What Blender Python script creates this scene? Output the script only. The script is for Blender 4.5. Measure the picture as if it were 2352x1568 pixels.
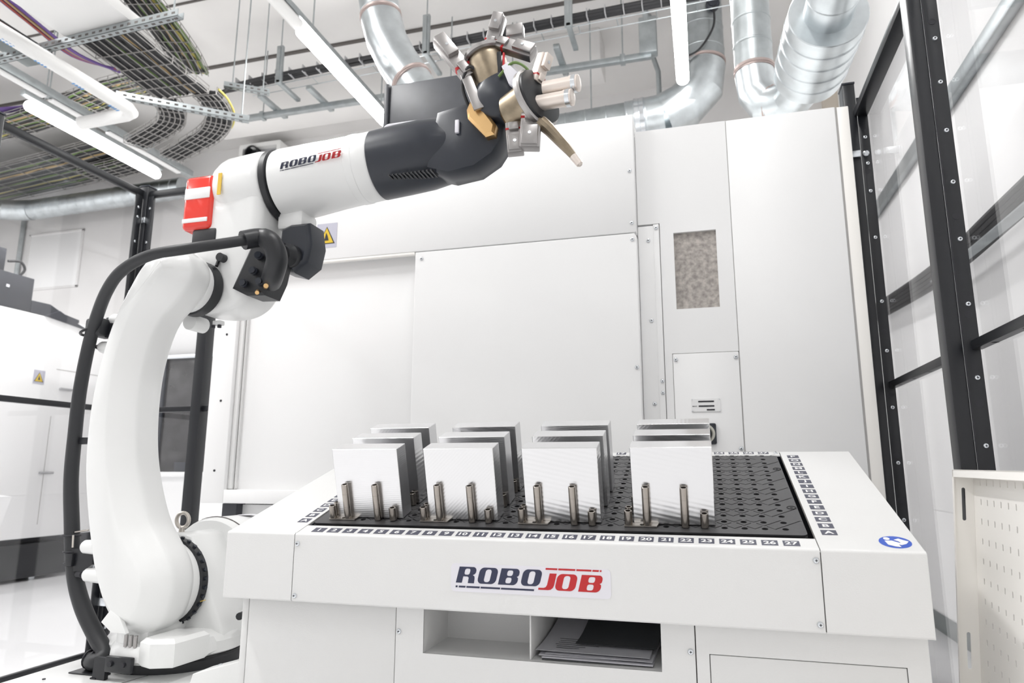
import bpy, bmesh, math, random
from mathutils import Vector, Matrix
random.seed(7)
for o in list(bpy.data.objects): bpy.data.objects.remove(o)
S = bpy.context.scene
C = S.collection
PI = math.pi

# ------------------------------------------------------------------ camera
cam_d = bpy.data.cameras.new('camera'); cam = bpy.data.objects.new('camera', cam_d); C.objects.link(cam)
cam_d.lens = 24.0; cam_d.sensor_width = 36.0; cam_d.clip_start = .02; cam_d.clip_end = 100
yaw, pitch, roll = [math.radians(a) for a in (15.677, 10.719, .1425)]
fw = Vector((-math.sin(yaw)*math.cos(pitch), math.cos(yaw)*math.cos(pitch), math.sin(pitch)))
r0 = Vector((math.cos(yaw), math.sin(yaw), 0)); u0 = r0.cross(fw)
r1 = math.cos(roll)*r0 + math.sin(roll)*u0; u1 = -math.sin(roll)*r0 + math.cos(roll)*u0
cam.matrix_world = Matrix(((r1.x, u1.x, -fw.x, 0), (r1.y, u1.y, -fw.y, 0), (r1.z, u1.z, -fw.z, 1.0), (0, 0, 0, 1)))
cam_d.dof.use_dof = True; cam_d.dof.focus_distance = 1.55; cam_d.dof.aperture_fstop = 5.6
S.camera = cam
# ------------------------------------------------------------------ world, lamps, exposure
W = bpy.data.worlds.new('hall'); S.world = W; W.use_nodes = True
W.node_tree.nodes['Background'].inputs[0].default_value = (.95, .97, 1, 1)
W.node_tree.nodes['Background'].inputs[1].default_value = .25
S.view_settings.view_transform = 'Standard'; S.view_settings.look = 'None'
S.view_settings.gamma = 1; S.view_settings.use_curve_mapping = False
S.view_settings.exposure = 0.11
S.cycles.max_bounces = 10; S.cycles.diffuse_bounces = 6; S.cycles.transparent_max_bounces = 16
S.cycles.caustics_reflective = False; S.cycles.caustics_refractive = False
S.cycles.sample_clamp_indirect = 6
def area(x, y, z, sx, sy, e, rx=0):
    d = bpy.data.lights.new('lamp_fill_light', 'AREA'); d.shape = 'RECTANGLE'; d.size = sx; d.size_y = sy; d.energy = e
    d.color = (1, .995, .985)
    o = bpy.data.objects.new('lamp_fill_light', d); o.location = (x, y, z); o.rotation_euler = (rx, 0, 0); C.objects.link(o)
for lx, lk in ((-8.4, 1.0), (-5.66, 1.0), (-2.73, 1.35), (-.02, .72)):          # visible lamp rows, plus unseen lights over and behind the viewer placed for fill
    for ly, lz, le in ((4.5, 3.9, 38), (1.1, 4.4, 58), (-1.4, 4.4, 10), (-3.9, 4.4, 4)):
        area(lx, ly, lz, .16, 1.5, le*lk*(1.7 if ly == -1.4 and lx < -2 else 1))

# ------------------------------------------------------------------ materials
M = {}
def mat(name, col, rough=.5, metal=0., bump=None, noise=None, spec=.5, coat=0., emit=None, aniso=0.):
    m = bpy.data.materials.new(name); m.use_nodes = True; n = m.node_tree; b = n.nodes['Principled BSDF']
    b.inputs['Base Color'].default_value = (*col, 1); b.inputs['Roughness'].default_value = rough
    b.inputs['Metallic'].default_value = metal; b.inputs['Specular IOR Level'].default_value = spec
    b.inputs['Coat Weight'].default_value = coat; b.inputs['Coat Roughness'].default_value = .1
    if emit:
        b.inputs['Emission Color'].default_value = (*emit[0], 1); b.inputs['Emission Strength'].default_value = emit[1]
    tc = n.nodes.new('ShaderNodeTexCoord')
    if noise:      # (scale, amount, stretch) colour variation
        t = n.nodes.new('ShaderNodeTexNoise'); t.inputs['Scale'].default_value = noise[0]; t.inputs['Detail'].default_value = 5
        mp = n.nodes.new('ShaderNodeMapping'); mp.inputs['Scale'].default_value = noise[2]
        n.links.new(tc.outputs['Object'], mp.inputs[0]); n.links.new(mp.outputs[0], t.inputs[0])
        r = n.nodes.new('ShaderNodeMapRange'); r.inputs[1].default_value = .3; r.inputs[2].default_value = .7
        r.inputs[3].default_value = 1-noise[1]; r.inputs[4].default_value = 1+noise[1]
        n.links.new(t.outputs[0], r.inputs[0])
        mx = n.nodes.new('ShaderNodeVectorMath'); mx.operation = 'SCALE'; mx.inputs[0].default_value = col
        n.links.new(r.outputs[0], mx.inputs['Scale']); n.links.new(mx.outputs[0], b.inputs['Base Color'])
    if bump:       # (scale, strength, stretch)
        t = n.nodes.new('ShaderNodeTexNoise'); t.inputs['Scale'].default_value = bump[0]; t.inputs['Detail'].default_value = 3
        mp = n.nodes.new('ShaderNodeMapping'); mp.inputs['Scale'].default_value = bump[2] if len(bump) > 2 else (1, 1, 1)
        n.links.new(tc.outputs['Object'], mp.inputs[0]); n.links.new(mp.outputs[0], t.inputs[0])
        bp = n.nodes.new('ShaderNodeBump'); bp.inputs['Strength'].default_value = bump[1]; bp.inputs['Distance'].default_value = .001
        n.links.new(t.outputs[0], bp.inputs['Height']); n.links.new(bp.outputs[0], b.inputs['Normal'])
    M[name] = m; return m
I3 = (1, 1, 1)
mat('table_paint', (.75, .75, .745), .42, bump=(420, .25))
mat('machine_paint', (.86, .86, .86), .38, bump=(300, .08))
mat('robot_paint', (.82, .825, .82), .3, coat=.3, bump=(160, .06))
mat('cream_paint', (.92, .90, .865), .4)
mat('wall_paint', (.88, .88, .88), .8, noise=(2, .02, I3))
mat('wall_back_paint', (.78, .77, .765), .8, noise=(1.5, .03, I3))
mat('ceiling_concrete', (.68, .67, .66), .9, noise=(1.6, .05, I3))
mat('floor_resin', (.82, .82, .83), .22, noise=(.8, .04, I3))
mat('black_powder', (.011, .012, .015), .33, bump=(300, .1))
mat('black_plastic', (.014, .015, .018), .42)
mat('black_rubber', (.02, .021, .024), .5)
mat('grey_box', (.05, .053, .062), .42, noise=(12, .15, I3))
mat('dark_cover', (.022, .026, .036), .32)
mat('galvanised', (.60, .64, .66), .32, 1., noise=(9, .14, I3))
mat('galvanised_dull', (.42, .45, .46), .45, 1., noise=(14, .12, I3))
mat('zinc', (.72, .75, .78), .25, 1.)
mat('pin_steel', (.40, .365, .33), .24, 1., bump=(500, .1, (1, 1, .02)))
mat('bracket_steel', (.62, .58, .53), .34, 1.)
mat('bronze', (.29, .24, .175), .38, 1., noise=(30, .2, I3))
mat('brass', (.72, .47, .22), .3, 1.)
mat('jaw_steel', (.40, .385, .38), .35, 1.)
mat('pale_steel', (.80, .72, .66), .38, .6)
mat('tray_plastic', (.046, .046, .049), .38, bump=(260, .12), noise=(25, .12, I3))
mat('groove_black', (.004, .004, .005), .7)
mat('tag_grey', (.075, .078, .11), .5)
mat('tag_white', (.86, .86, .86), .5)
mat('logo_navy', (.028, .033, .075), .5)
mat('logo_red', (.50, .016, .02), .5)
mat('sticker', (.76, .75, .80), .4)
mat('sign_blue', (.035, .10, .50), .45)
mat('sign_yellow', (.72, .50, .03), .5)
mat('sign_grey', (.50, .50, .58), .5)
mat('red_cover', (.80, .035, .018), .22, coat=.5)
mat('paper', (.60, .60, .64), .8)
mat('paper_dark', (.06, .062, .068), .6)
mat('ink', (.02, .02, .025), .6)
mat('felt', (.40, .37, .345), .95, noise=(60, .35, I3), bump=(300, .8))
mat('lamp_glow', (1, 1, 1), .5, emit=((1, .99, .98), 22))
mat('lamp_white', (.84, .84, .84), .45)
mat('white_plastic', (.85, .85, .84), .4)
mat('print_blue', (.10, .30, .62), .6)
mat('cable_black', (.02, .02, .022), .55)
mat('cable_green', (.12, .20, .05), .55)
mat('cable_yellow', (.48, .42, .10), .55)
mat('cable_tan', (.42, .30, .14), .55)
mat('cable_purple', (.13, .07, .26), .55)
mat('cable_grey', (.40, .40, .41), .55)
mat('wire_grey', (.30, .29, .28), .5, .4)
mat('cable_red', (.35, .08, .06), .55)
mat('tray_duct_grey', (.22, .245, .245), .5, .5)
mat('beige_trim', (.66, .60, .52), .8)
mat('seam_dark', (.10, .09, .085), .7)
mat('dark_glass', (.035, .034, .036), .12, noise=(9, .5, I3))
mat('yellow_label', (.75, .50, .06), .5)
mat('orange_mark', (.8, .2, .05), .5)
mat('knob_ring', (.55, .54, .48), .4)
mat('duct_seam', (.46, .38, .36), .45, .8)
mat('gap_grey', (.42, .41, .40), .7)

def alu_mat(name, ang, rough, sc=60, st=.06):
    """milled aluminium: fine parallel cutter lines at an angle, a little roughness drift"""
    m = mat(name, (.79, .79, .80), rough, 1.); n = m.node_tree; b = n.nodes['Principled BSDF']
    tc = n.nodes.new('ShaderNodeTexCoord'); mp = n.nodes.new('ShaderNodeMapping'); mp.inputs['Rotation'].default_value = (0, ang, .0)
    w = n.nodes.new('ShaderNodeTexWave'); w.wave_type = 'BANDS'; w.bands_direction = 'Z'
    w.inputs['Scale'].default_value = sc; w.inputs['Distortion'].default_value = .25; w.inputs['Detail'].default_value = 1; w.inputs['Detail Scale'].default_value = .3
    n.links.new(tc.outputs['Object'], mp.inputs[0]); n.links.new(mp.outputs[0], w.inputs[0])
    bp = n.nodes.new('ShaderNodeBump'); bp.inputs['Strength'].default_value = st; bp.inputs['Distance'].default_value = .0006
    n.links.new(w.outputs['Fac'], bp.inputs['Height']); n.links.new(bp.outputs[0], b.inputs['Normal'])
alu_mat('aluminium_a', .06, .28, 70, .10); alu_mat('aluminium_b', -.22, .22, 34, .22); alu_mat('aluminium_c', .75, .27, 55, .12)

def pane_mat(name, tint, base):
    m = bpy.data.materials.new(name); m.use_nodes = True; n = m.node_tree; n.nodes.clear()
    out = n.nodes.new('ShaderNodeOutputMaterial'); mix = n.nodes.new('ShaderNodeMixShader')
    tr = n.nodes.new('ShaderNodeBsdfTransparent'); tr.inputs[0].default_value = (*tint, 1)
    gl = n.nodes.new('ShaderNodeBsdfGlossy'); gl.inputs['Roughness'].default_value = .02; gl.inputs[0].default_value = (1, 1, 1, 1)
    lw = n.nodes.new('ShaderNodeLayerWeight'); lw.inputs[0].default_value = .5      # Schlick: 4 % head-on, rising at grazing angles
    pw = n.nodes.new('ShaderNodeMath'); pw.operation = 'POWER'; pw.inputs[1].default_value = 5
    ma = n.nodes.new('ShaderNodeMath'); ma.operation = 'MULTIPLY_ADD'; ma.inputs[1].default_value = 1-base; ma.inputs[2].default_value = base
    n.links.new(lw.outputs['Facing'], pw.inputs[0]); n.links.new(pw.outputs[0], ma.inputs[0]); n.links.new(ma.outputs[0], mix.inputs[0]); n.links.new(tr.outputs[0], mix.inputs[1]); n.links.new(gl.outputs[0], mix.inputs[2])
    n.links.new(mix.outputs[0], out.inputs[0]); M[name] = m
pane_mat('clear_pane', (.965, .965, .97), .035)

# ------------------------------------------------------------------ mesh helpers
class B:
    """collects geometry for ONE mesh; T maps points into the world"""
    def __init__(s, T=None): s.v = []; s.f = []; s.m = []; s.T = T; s.mi = 0
    def add(s, vs, fs):
        k = len(s.v)
        for p in vs:
            p = Vector(p); s.v.append(s.T(p) if s.T else p)
        for f in fs: s.f.append([i+k for i in f]); s.m.append(s.mi)
        return s
    def bm(s, b, M4=None):
        b.verts.ensure_lookup_table()
        for i, v in enumerate(b.verts): v.index = i
        s.add([(M4 @ v.co if M4 else v.co.copy()) for v in b.verts], [[v.index for v in f.verts] for f in b.faces]); b.free(); return s
    def box(s, a, c, bev=0., seg=2, M4=None):
        b = bmesh.new(); bmesh.ops.create_cube(b, size=1)
        sx, sy, sz = [abs(c[i]-a[i]) for i in range(3)]
        for v in b.verts: v.co = Vector((v.co.x*sx + (a[0]+c[0])/2, v.co.y*sy + (a[1]+c[1])/2, v.co.z*sz + (a[2]+c[2])/2))
        if bev > 0: bmesh.ops.bevel(b, geom=list(b.edges), offset=min(bev, min(sx, sy, sz)*.49), segments=seg, affect='EDGES', profile=.5)
        return s.bm(b, M4)
    def ring(s, c, ax, r, n, ph=0.):
        ax = Vector(ax).normalized(); t = Vector((0, 0, 1)) if abs(ax.z) < .9 else Vector((1, 0, 0))
        e1 = t.cross(ax).normalized(); e2 = ax.cross(e1)
        return [Vector(c) + r*(math.cos(ph+2*PI*i/n)*e1 + math.sin(ph+2*PI*i/n)*e2) for i in range(n)]
    def lathe(s, p0, p1, prof, n=24, cap0=True, cap1=True):
        """prof: list of (t along p0->p1 in metres, radius)"""
        p0 = Vector(p0); ax = (Vector(p1)-p0).normalized(); vs = []; fs = []
        for t, r in prof: vs += s.ring(p0+ax*t, ax, max(r, 1e-5), n)
        m = len(prof)
        for k in range(m-1):
            for i in range(n): fs.append([k*n+i, k*n+(i+1) % n, (k+1)*n+(i+1) % n, (k+1)*n+i])
        if cap0: fs.append(list(range(n))[::-1])
        if cap1: fs.append([(m-1)*n+i for i in range(n)])
        return s.add(vs, fs)
    def cyl(s, p0, p1, r, n=20, bev=0., r2=None):
        L = (Vector(p1)-Vector(p0)).length; r2 = r if r2 is None else r2
        if bev: return s.lathe(p0, p1, [(0, r-bev), (bev*.3, r-bev*.3), (bev, r), (L-bev, r2), (L-bev*.3, r2-bev*.3), (L, r2-bev)], n)
        return s.lathe(p0, p1, [(0, r), (L, r2)], n)
    def tube(s, pts, r, n=10, closed=False, caps=True):
        pts = [Vector(p) for p in pts]; m = len(pts); rad = r if isinstance(r, (list, tuple)) else [r]*m
        tg = []
        for i in range(m):
            a = pts[(i-1) % m] if (closed or i > 0) else pts[i]; b = pts[(i+1) % m] if (closed or i < m-1) else pts[i]
            tg.append((b-a).normalized())
        t0 = tg[0]; up = Vector((0, 0, 1)) if abs(t0.z) < .9 else Vector((1, 0, 0)); e = (up - t0*up.dot(t0)).normalized()
        vs = []; fs = []
        for i in range(m):
            e = (e - tg[i]*e.dot(tg[i])).normalized(); g = tg[i].cross(e)
            for k in range(n): a = 2*PI*k/n; vs.append(pts[i] + rad[i]*(math.cos(a)*e + math.sin(a)*g))
        for i in range(m if closed else m-1):
            j = (i+1) % m
            for k in range(n): fs.append([i*n+k, i*n+(k+1) % n, j*n+(k+1) % n, j*n+k])
        if caps and not closed: fs.append(list(range(n))[::-1]); fs.append([(m-1)*n+k for k in range(n)])
        return s.add(vs, fs)
    def slab(s, outline, levels, axis='y'):
        """a closed 2-D outline (a, b) lofted through levels [(h, inset)] along an axis: y -> (a, h, b); z -> (a, b, h); x -> (h, a, b)"""
        n = len(outline); area = sum(outline[i][0]*outline[(i+1) % n][1]-outline[(i+1) % n][0]*outline[i][1] for i in range(n))
        o = outline if area > 0 else outline[::-1]; nr = []
        for i in range(n):
            a, b, c = Vector(o[i-1]), Vector(o[i]), Vector(o[(i+1) % n])
            d1 = (b-a).normalized(); d2 = (c-b).normalized(); n1 = Vector((-d1.y, d1.x)); n2 = Vector((-d2.y, d2.x))
            q = (n1+n2); q = q.normalized() if q.length > 1e-6 else n1; nr.append(q/max(.45, q.dot(n1)))
        P = {'y': lambda a, b, h: (a, h, b), 'z': lambda a, b, h: (a, b, h), 'x': lambda a, b, h: (h, a, b)}[axis]
        vs = []; fs = []
        for h, ins in levels: vs += [P(o[i][0]+nr[i].x*ins, o[i][1]+nr[i].y*ins, h) for i in range(n)]
        m = len(levels)
        for k in range(m-1):
            for i in range(n): fs.append([k*n+i, k*n+(i+1) % n, (k+1)*n+(i+1) % n, (k+1)*n+i])
        fs.append(list(range(n))[::-1]); fs.append([(m-1)*n+i for i in range(n)])
        return s.add(vs, fs)
    def fill(s, loops, depth, P):
        """a flat plate with holes (even-odd) of the given depth; P maps (a, b, h) to a point"""
        cu = bpy.data.curves.new('fill', 'CURVE'); cu.dimensions = '2D'; cu.fill_mode = 'BOTH'; cu.extrude = depth/2
        for lp in loops:
            sp = cu.splines.new('POLY'); sp.points.add(len(lp)-1); sp.use_cyclic_u = True
            for i, p in enumerate(lp): sp.points[i].co = (p[0], p[1], 0, 1)
        ob = bpy.data.objects.new('fill', cu); me = ob.to_mesh()
        s.add([P(v.co.x, v.co.y, v.co.z) for v in me.vertices], [list(p.vertices) for p in me.polygons])
        ob.to_mesh_clear(); bpy.data.objects.remove(ob); bpy.data.curves.remove(cu); return s
    def quad(s, a, b, c, d): return s.add([a, b, c, d], [[0, 1, 2, 3]])

ORIG = {}
def part(name, b, m, parent=None, smooth=30, label=None, kind=None, local=False):
    """ONE mesh object; vertices come in world space and are stored relative to the parent thing"""
    off = Vector((0, 0, 0)) if (parent is None or local) else ORIG[parent.name]
    me = bpy.data.meshes.new(name); me.from_pydata([tuple(v-off) for v in b.v], [], b.f)
    ms = m if isinstance(m, (list, tuple)) else [m]
    for k in ms: me.materials.append(M[k])
    me.polygons.foreach_set('material_index', b.m)
    bb = bmesh.new(); bb.from_mesh(me); bmesh.ops.recalc_face_normals(bb, faces=bb.faces); bb.to_mesh(me); bb.free()
    if smooth: me.shade_smooth(); me.set_sharp_from_angle(angle=math.radians(smooth))
    o = bpy.data.objects.new(name, me); C.objects.link(o)
    if parent is not None: o.parent = parent
    ORIG[o.name] = off
    if label: o['label'] = label
    if kind: o['kind'] = kind
    return o
def thing(name, label, cat, loc=(0, 0, 0), group=None):
    o = bpy.data.objects.new(name, None); o.empty_display_size = .05; o.location = loc; C.objects.link(o)
    o['label'] = label; o['category'] = cat; ORIG[o.name] = Vector(loc)
    if group: o['group'] = group
    return o
def single(name, label, cat, b, m, group=None, smooth=30):
    o = part(name, b, m, None, smooth); o['label'] = label; o['category'] = cat
    if group: o['group'] = group
    return o
def struct(name, b, m, parent=None, smooth=30):
    o = part(name, b, m, parent, smooth); o['kind'] = 'structure'; return o
def catmull(pts, k=6, closed=False):
    pts = [Vector(p) for p in pts]; n = len(pts); out = []
    for i in range(n if closed else n-1):
        g = lambda j: pts[j % n] if closed else pts[max(0, min(n-1, j))]
        p0, p1, p2, p3 = g(i-1), g(i), g(i+1), g(i+2)
        for q in range(k):
            t = q/k; out.append(.5*((2*p1) + (p2-p0)*t + (2*p0-5*p1+4*p2-p3)*t*t + (3*p1-p0-3*p2+p3)*t**3))
    if not closed: out.append(pts[-1])
    return out
def rrect(x0, y0, x1, y1, r, k=5):
    out = []
    for cx, cy, a in ((x1-r, y1-r, 0), (x0+r, y1-r, 90), (x0+r, y0+r, 180), (x1-r, y0+r, 270)):
        for i in range(k+1):
            t = math.radians(a+90*i/k); out.append((cx+r*math.cos(t), cy+r*math.sin(t)))
    return out
def circ(x, y, r, n=16, ry=None): return [(x+r*math.cos(2*PI*i/n), y+(ry or r)*math.sin(2*PI*i/n)) for i in range(n)]
def screw_b(b, p, ax, r=.0055):
    """a pan-head screw with a recessed cross, seated at p and facing ax"""
    p = Vector(p); ax = Vector(ax).normalized()
    b.mi = 0; b.lathe(p-ax*.001, p+ax, [(0, r), (.0012, r), (.001+r*.45, r*.8), (.001+r*.62, r*.42)], 14)
    t = Vector((0, 0, 1)) if abs(ax.z) < .9 else Vector((1, 0, 0)); e1 = t.cross(ax).normalized(); e2 = ax.cross(e1)
    q = p+ax*(.0013+r*.62); w = r*.1; l = r*.42; b.mi = 1
    for a, c in ((e1, e2), (e2, e1)): b.add([q-a*l-c*w, q+a*l-c*w, q+a*l+c*w, q-a*l+c*w], [[0, 1, 2, 3]])
    b.mi = 0; return b
def screws(parent, ps, ax, r=.0055):
    for p in ps: part('screw', screw_b(B(), p, ax, r), ['zinc', 'ink'], parent)
def text_loops(txt, size, sx=1.0, off=.022):
    """mesh triangles of a word centred on the origin: (verts2d, faces)"""
    cu = bpy.data.curves.new('txt', 'FONT'); cu.body = txt; cu.size = size; cu.align_x = 'CENTER'; cu.align_y = 'CENTER'; cu.offset = off*size; cu.fill_mode = 'FRONT'; cu.resolution_u = 4
    ob = bpy.data.objects.new('txt', cu); C.objects.link(ob); dg = bpy.context.evaluated_depsgraph_get(); me = ob.evaluated_get(dg).to_mesh()
    vs = [(v.co.x*sx, v.co.y) for v in me.vertices]; fs = [list(p.vertices) for p in me.polygons]
    ob.evaluated_get(dg).to_mesh_clear(); bpy.data.objects.remove(ob); bpy.data.curves.remove(cu)
    xs = [v[0] for v in vs]; ys = [v[1] for v in vs]; cx = (min(xs)+max(xs))/2; cy = (min(ys)+max(ys))/2
    return [(x-cx, y-cy) for x, y in vs], fs

# ================================================================== the setting
struct('floor', B().box((-9.6, -5.2, -.1), (1.5, 6.9, 0)), 'floor_resin')
struct('ceiling', B().box((-9.6, -5.2, 5.0), (1.5, 6.9, 5.1)), 'ceiling_concrete')
struct('wall_back', B().box((-9.6, 6.8, 0), (1.5, 6.9, 5.0)), 'wall_back_paint')
struct('wall_left', B().box((-9.6, -5.2, 0), (-9.5, 6.8, 5.0)), 'wall_paint')
struct('wall_right', B().box((1.4, -5.2, 0), (1.5, 6.8, 5.0)), 'wall_paint')
struct('wall_front', B().box((-9.5, -5.2, 0), (1.4, -5.1, 5.0)), 'wall_paint')
struct('baseboard_right', B().box((1.385, -2, 0), (1.4, 6.8, .11), .003), 'tray_duct_grey')
struct('trim_1', B().box((1.27, 6.70, 0), (1.40, 6.80, 5.0)), 'beige_trim')
struct('trim_2', B().box((1.35, 1.0, 2.96), (1.40, 6.6, 3.05), .01), 'galvanised_dull')
rib = struct('ceiling_beam', B().box((-5.0, 5.62, 4.62), (-.75, 5.95, 5.0), .012), 'ceiling_concrete')
jn = B()
for k in range(7): jn.box((-9.5, -3.0+k*1.22, 4.985), (1.4, -2.985+k*1.22, 5.001))
jn.box((-9.5, 5.19, 4.982), (1.4, 5.225, 5.001))
struct('ceiling_joint', jn, 'seam_dark')['kind'] = 'structure'
h = thing('wall_hatch', 'faint white rectangular hatch on the back wall at the far left', 'hatch', (-8.2, 6.79, 3.7))
fr = B()
for a, c in (((-8.75, 3.35), (-8.72, 4.15)), ((-7.85, 3.35), (-7.82, 4.15)), ((-8.75, 3.35), (-7.82, 3.38)), ((-8.75, 4.12), (-7.82, 4.15))):
    fr.box((a[0], 6.78, a[1]), (c[0], 6.80, c[1]), .004)
part('frame', fr, 'wall_back_paint', h); part('door', B().box((-8.72, 6.787, 3.38), (-7.85, 6.80, 4.12), .004), 'wall_paint', h)
single('wall_conduit', 'grey vertical conduit on the back wall at far left', 'conduit', B().tube([(-8.87, 6.77, 2.0), (-8.87, 6.77, 4.4)], .03, 8), 'galvanised_dull')
v = thing('wall_vent', 'white square vent box with round outlet above the red robot cover', 'vent', (-5.2, 6.5, 4.85))
part('housing', B().fill([rrect(-5.27, 4.62, -4.70, 4.87, .02), rrect(-5.22, 4.67, -4.75, 4.82, .02)], .28, lambda a, b, c: (a, 6.66+c, b)), 'white_plastic', v)
part('grille', B().box((-5.22, 6.60, 4.67), (-4.75, 6.66, 4.82)), 'cable_grey', v)
part('outlet', B().lathe((-5.09, 6.60, 4.75), (-5.09, 6.48, 4.75), [(0, .09), (.10, .09), (.10, .075), (.02, .075)], 20), 'black_plastic', v)

# ================================================================== loading table (tilted top)
TH = .30669; X0, Y0, Z0 = -.7781, 1.2977, .8791
cT, sT = math.cos(TH), math.sin(TH)
def T(p): return Vector((X0+p[0], Y0+p[1]*cT-p[2]*sT, Z0+p[1]*sT+p[2]*cT))
tb = thing('loading_table', 'white steel loading table with sloping black peg tray and numbered edges', 'table', (-.32, 1.55, 0))
uL, uR, vF, vB = -.203, 1.112, -.0245, .559
sL, sR = -.0405, .9535
hx0, hx1, hy0, hy1 = -.037, .9555, .022, .527
yF = Y0 + vF*cT; zF = Z0 + vF*sT; zB = .7405
def profile_strip(u0, u1, v1, gap=.0009, side=None):
    """top sheet folded down over the front edge with a small radius, from u0 to u1, back to v1"""
    pr = [(Y0+v1*cT, Z0+v1*sT)]; R = .006
    c = (yF+R, zF-R*.55)
    ed = [(yF+R*1.3, Z0+((yF+R*1.3-Y0)/cT)*sT)]
    for k in range(7):
        a = math.radians(107.6+k*(180-107.6)/6); ed.append((yF+R+R*math.cos(a), ed[0][1]-R+R*math.sin(a)+.0002))
    pr += ed + [(yF, zB+.003), (yF+.003, zB), (yF+.03, zB)]
    th = .002
    vs = []; n = len(pr)
    for x in (X0+u0+gap, X0+u1-gap): vs += [(x, y, z) for y, z in pr]
    inn = [(min(y, 99)+(.0025 if i > 1 else 0), z-(.0025 if i < 6 else 0) + (.0025 if i >= n-2 else 0)) for i, (y, z) in enumerate(pr)]
    for x in (X0+u0+gap, X0+u1-gap): vs += [(x, y, z) for y, z in inn]
    fs = []
    for i in range(n-1):
        fs += [[i, i+1, n+i+1, n+i], [2*n+i, 3*n+i, 3*n+i+1, 2*n+i+1], [i, 2*n+i, 2*n+i+1, i+1], [n+i, n+i+1, 3*n+i+1, 3*n+i]]
    fs += [[0, n, 3*n, 2*n], [n-1, 3*n-1, 4*n-1, 2*n-1]]
    return B().add(vs, fs)
fp = part('front_panel', profile_strip(sL, sR, hy0), 'table_paint', tb)
lw = profile_strip(uL, sL, vB); lw.box((X0+uL, yF+.002, zB), (X0+uL+.002, Y0+vB*cT, zB+.004))
for (ux, nm) in ((uL, 'l'), (uR, 'r')):
    s_ = B(); x = X0+ux; d = .002 if nm == 'l' else -.002
    P = [(yF+.0015, zB), (Y0+vB*cT, zB), (Y0+vB*cT, Z0+vB*sT-.0015), (yF+.0015, zF-.002)]
    s_.add([(x, y, z) for y, z in P]+[(x+d, y, z) for y, z in P], [[0, 1, 2, 3], [7, 6, 5, 4]]+[[i, (i+1) % 4, 4+(i+1) % 4, 4+i] for i in range(4)])
    part('side_panel', s_, 'table_paint', tb)
part('left_wing', profile_strip(uL, sL, vB), 'table_paint', tb)
part('right_wing', profile_strip(sR, uR, vB), 'table_paint', tb)
part('back_strip', B(T).box((sL+.001, hy1, -.004), (sR-.001, vB, 0), .001).box((sL+.001, vB-.003, -.15), (sR-.001, vB, 0)), 'table_paint', tb)
well = B(T)
for a, c in (((hx0-.002, hy0, -.05), (hx0, hy1, -.003)), ((hx1, hy0, -.05), (hx1+.002, hy1, -.003)), ((hx0, hy0-.002, -.05), (hx1, hy0, -.003)), ((hx0, hy1, -.05), (hx1, hy1+.002, -.003)), ((hx0, hy0, -.052), (hx1, hy1, -.05))):
    well.box(a, c)
part('tray_well', well, 'dark_cover', tb)
for u in (sL, sR):
    seam = B().box((X0+u-.0009, yF+.003, zB+.002), (X0+u+.0009, yF+.006, zF-.004))
    seam.add([T(Vector((u-.0009, vF+.004, -.0028))), T(Vector((u+.0009, vF+.004, -.0028))), T(Vector((u+.0009, vB, -.0028))), T(Vector((u-.0009, vB, -.0028)))], [[0, 1, 2, 3]])
    part('panel_seam', seam, 'seam_dark', tb)
screws(tb, [(-.811, yF, .853), (-.811, yF, .752), (.168, yF, .855), (.167, yF, .754)], (0, -1, 0), .0052)
part('screw', screw_b(B(), T(Vector((.944, .546, .0))), T(Vector((0, 0, 1)))-T(Vector((0, 0, 0))), .005), ['zinc', 'ink'], tb)
# peg tray: plate with 27 x 16 holes and zig-zag slots over a black base
PU, ROW0, PV = .035, .0612, .0309
tr0, tr1, tq0, tq1 = -.0355, .944, .036, .525
loops = [rrect(tr0, tq0, tr1, tq1, .010)]
for r in range(16):
    for k in range(27): loops.append(circ(k*PU, ROW0+r*PV, .0058, 12))
def slot(pts, w=.0011):
    p = [Vector(q) for q in pts]; L = []; Rr = []
    for i in range(len(p)):
        a = p[max(0, i-1)]; c = p[min(len(p)-1, i+1)]; d = (c-a).normalized(); nn = Vector((-d.y, d.x))
        L.append(p[i]+nn*w); Rr.append(p[i]-nn*w)
    return [tuple(q) for q in L]+[tuple(q) for q in Rr[::-1]]
for g in range(8):
    a = ROW0+2*g*PV; b_ = a+PV
    for k in range(26):
        if k < 25:
            loops.append(slot([((k+.125)*PU, a+.0103), ((k+.51)*PU, a-.0012), ((k+.885)*PU, a+.0105)]))
            loops.append(slot([((k+.095)*PU, b_+.0094), ((k+.135)*PU, b_+.0104), ((k+.51)*PU, b_), ((k+.885)*PU, b_+.0108), ((k+.93)*PU, b_+.0096)]))
            if k: loops.append(slot([((k-.37)*PU, b_-.0042), (k*PU, b_-.0166), ((k+.37)*PU, b_-.0042)]))
        else:
            loops.append(slot([((k+.116)*PU, a+.0118), ((k+.507)*PU, a-.0012), ((k+1.864)*PU, b_+.011), ((k+1.92)*PU, b_+.0095)]))
            loops.append(slot([((k-.37)*PU, b_-.0042), (k*PU, b_-.0164), ((k+.87)*PU, b_+.011), ((k+.92)*PU, b_+.0095)]))
P_ = lambda a, b, c: Vector((a, b, -.0015+c))
tray = B(T).fill(loops, .003, P_)
part('peg_tray', tray, 'tray_plastic', tb, 25)
part('tray_base', B(T).box((tr0, tq0, -.016), (tr1, tq1, -.0032), .002), 'groove_black', tb)
for v_ in (.171, .418):
    part('tray_screw', B(T).lathe((26.67*PU, v_, -.0005), (26.67*PU, v_, .01), [(0, .009), (.0012, .009), (.0012, .0072), (.0004, .0072), (.0004, .003), (.001, .0025)], 16), 'groove_black', tb)
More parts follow.
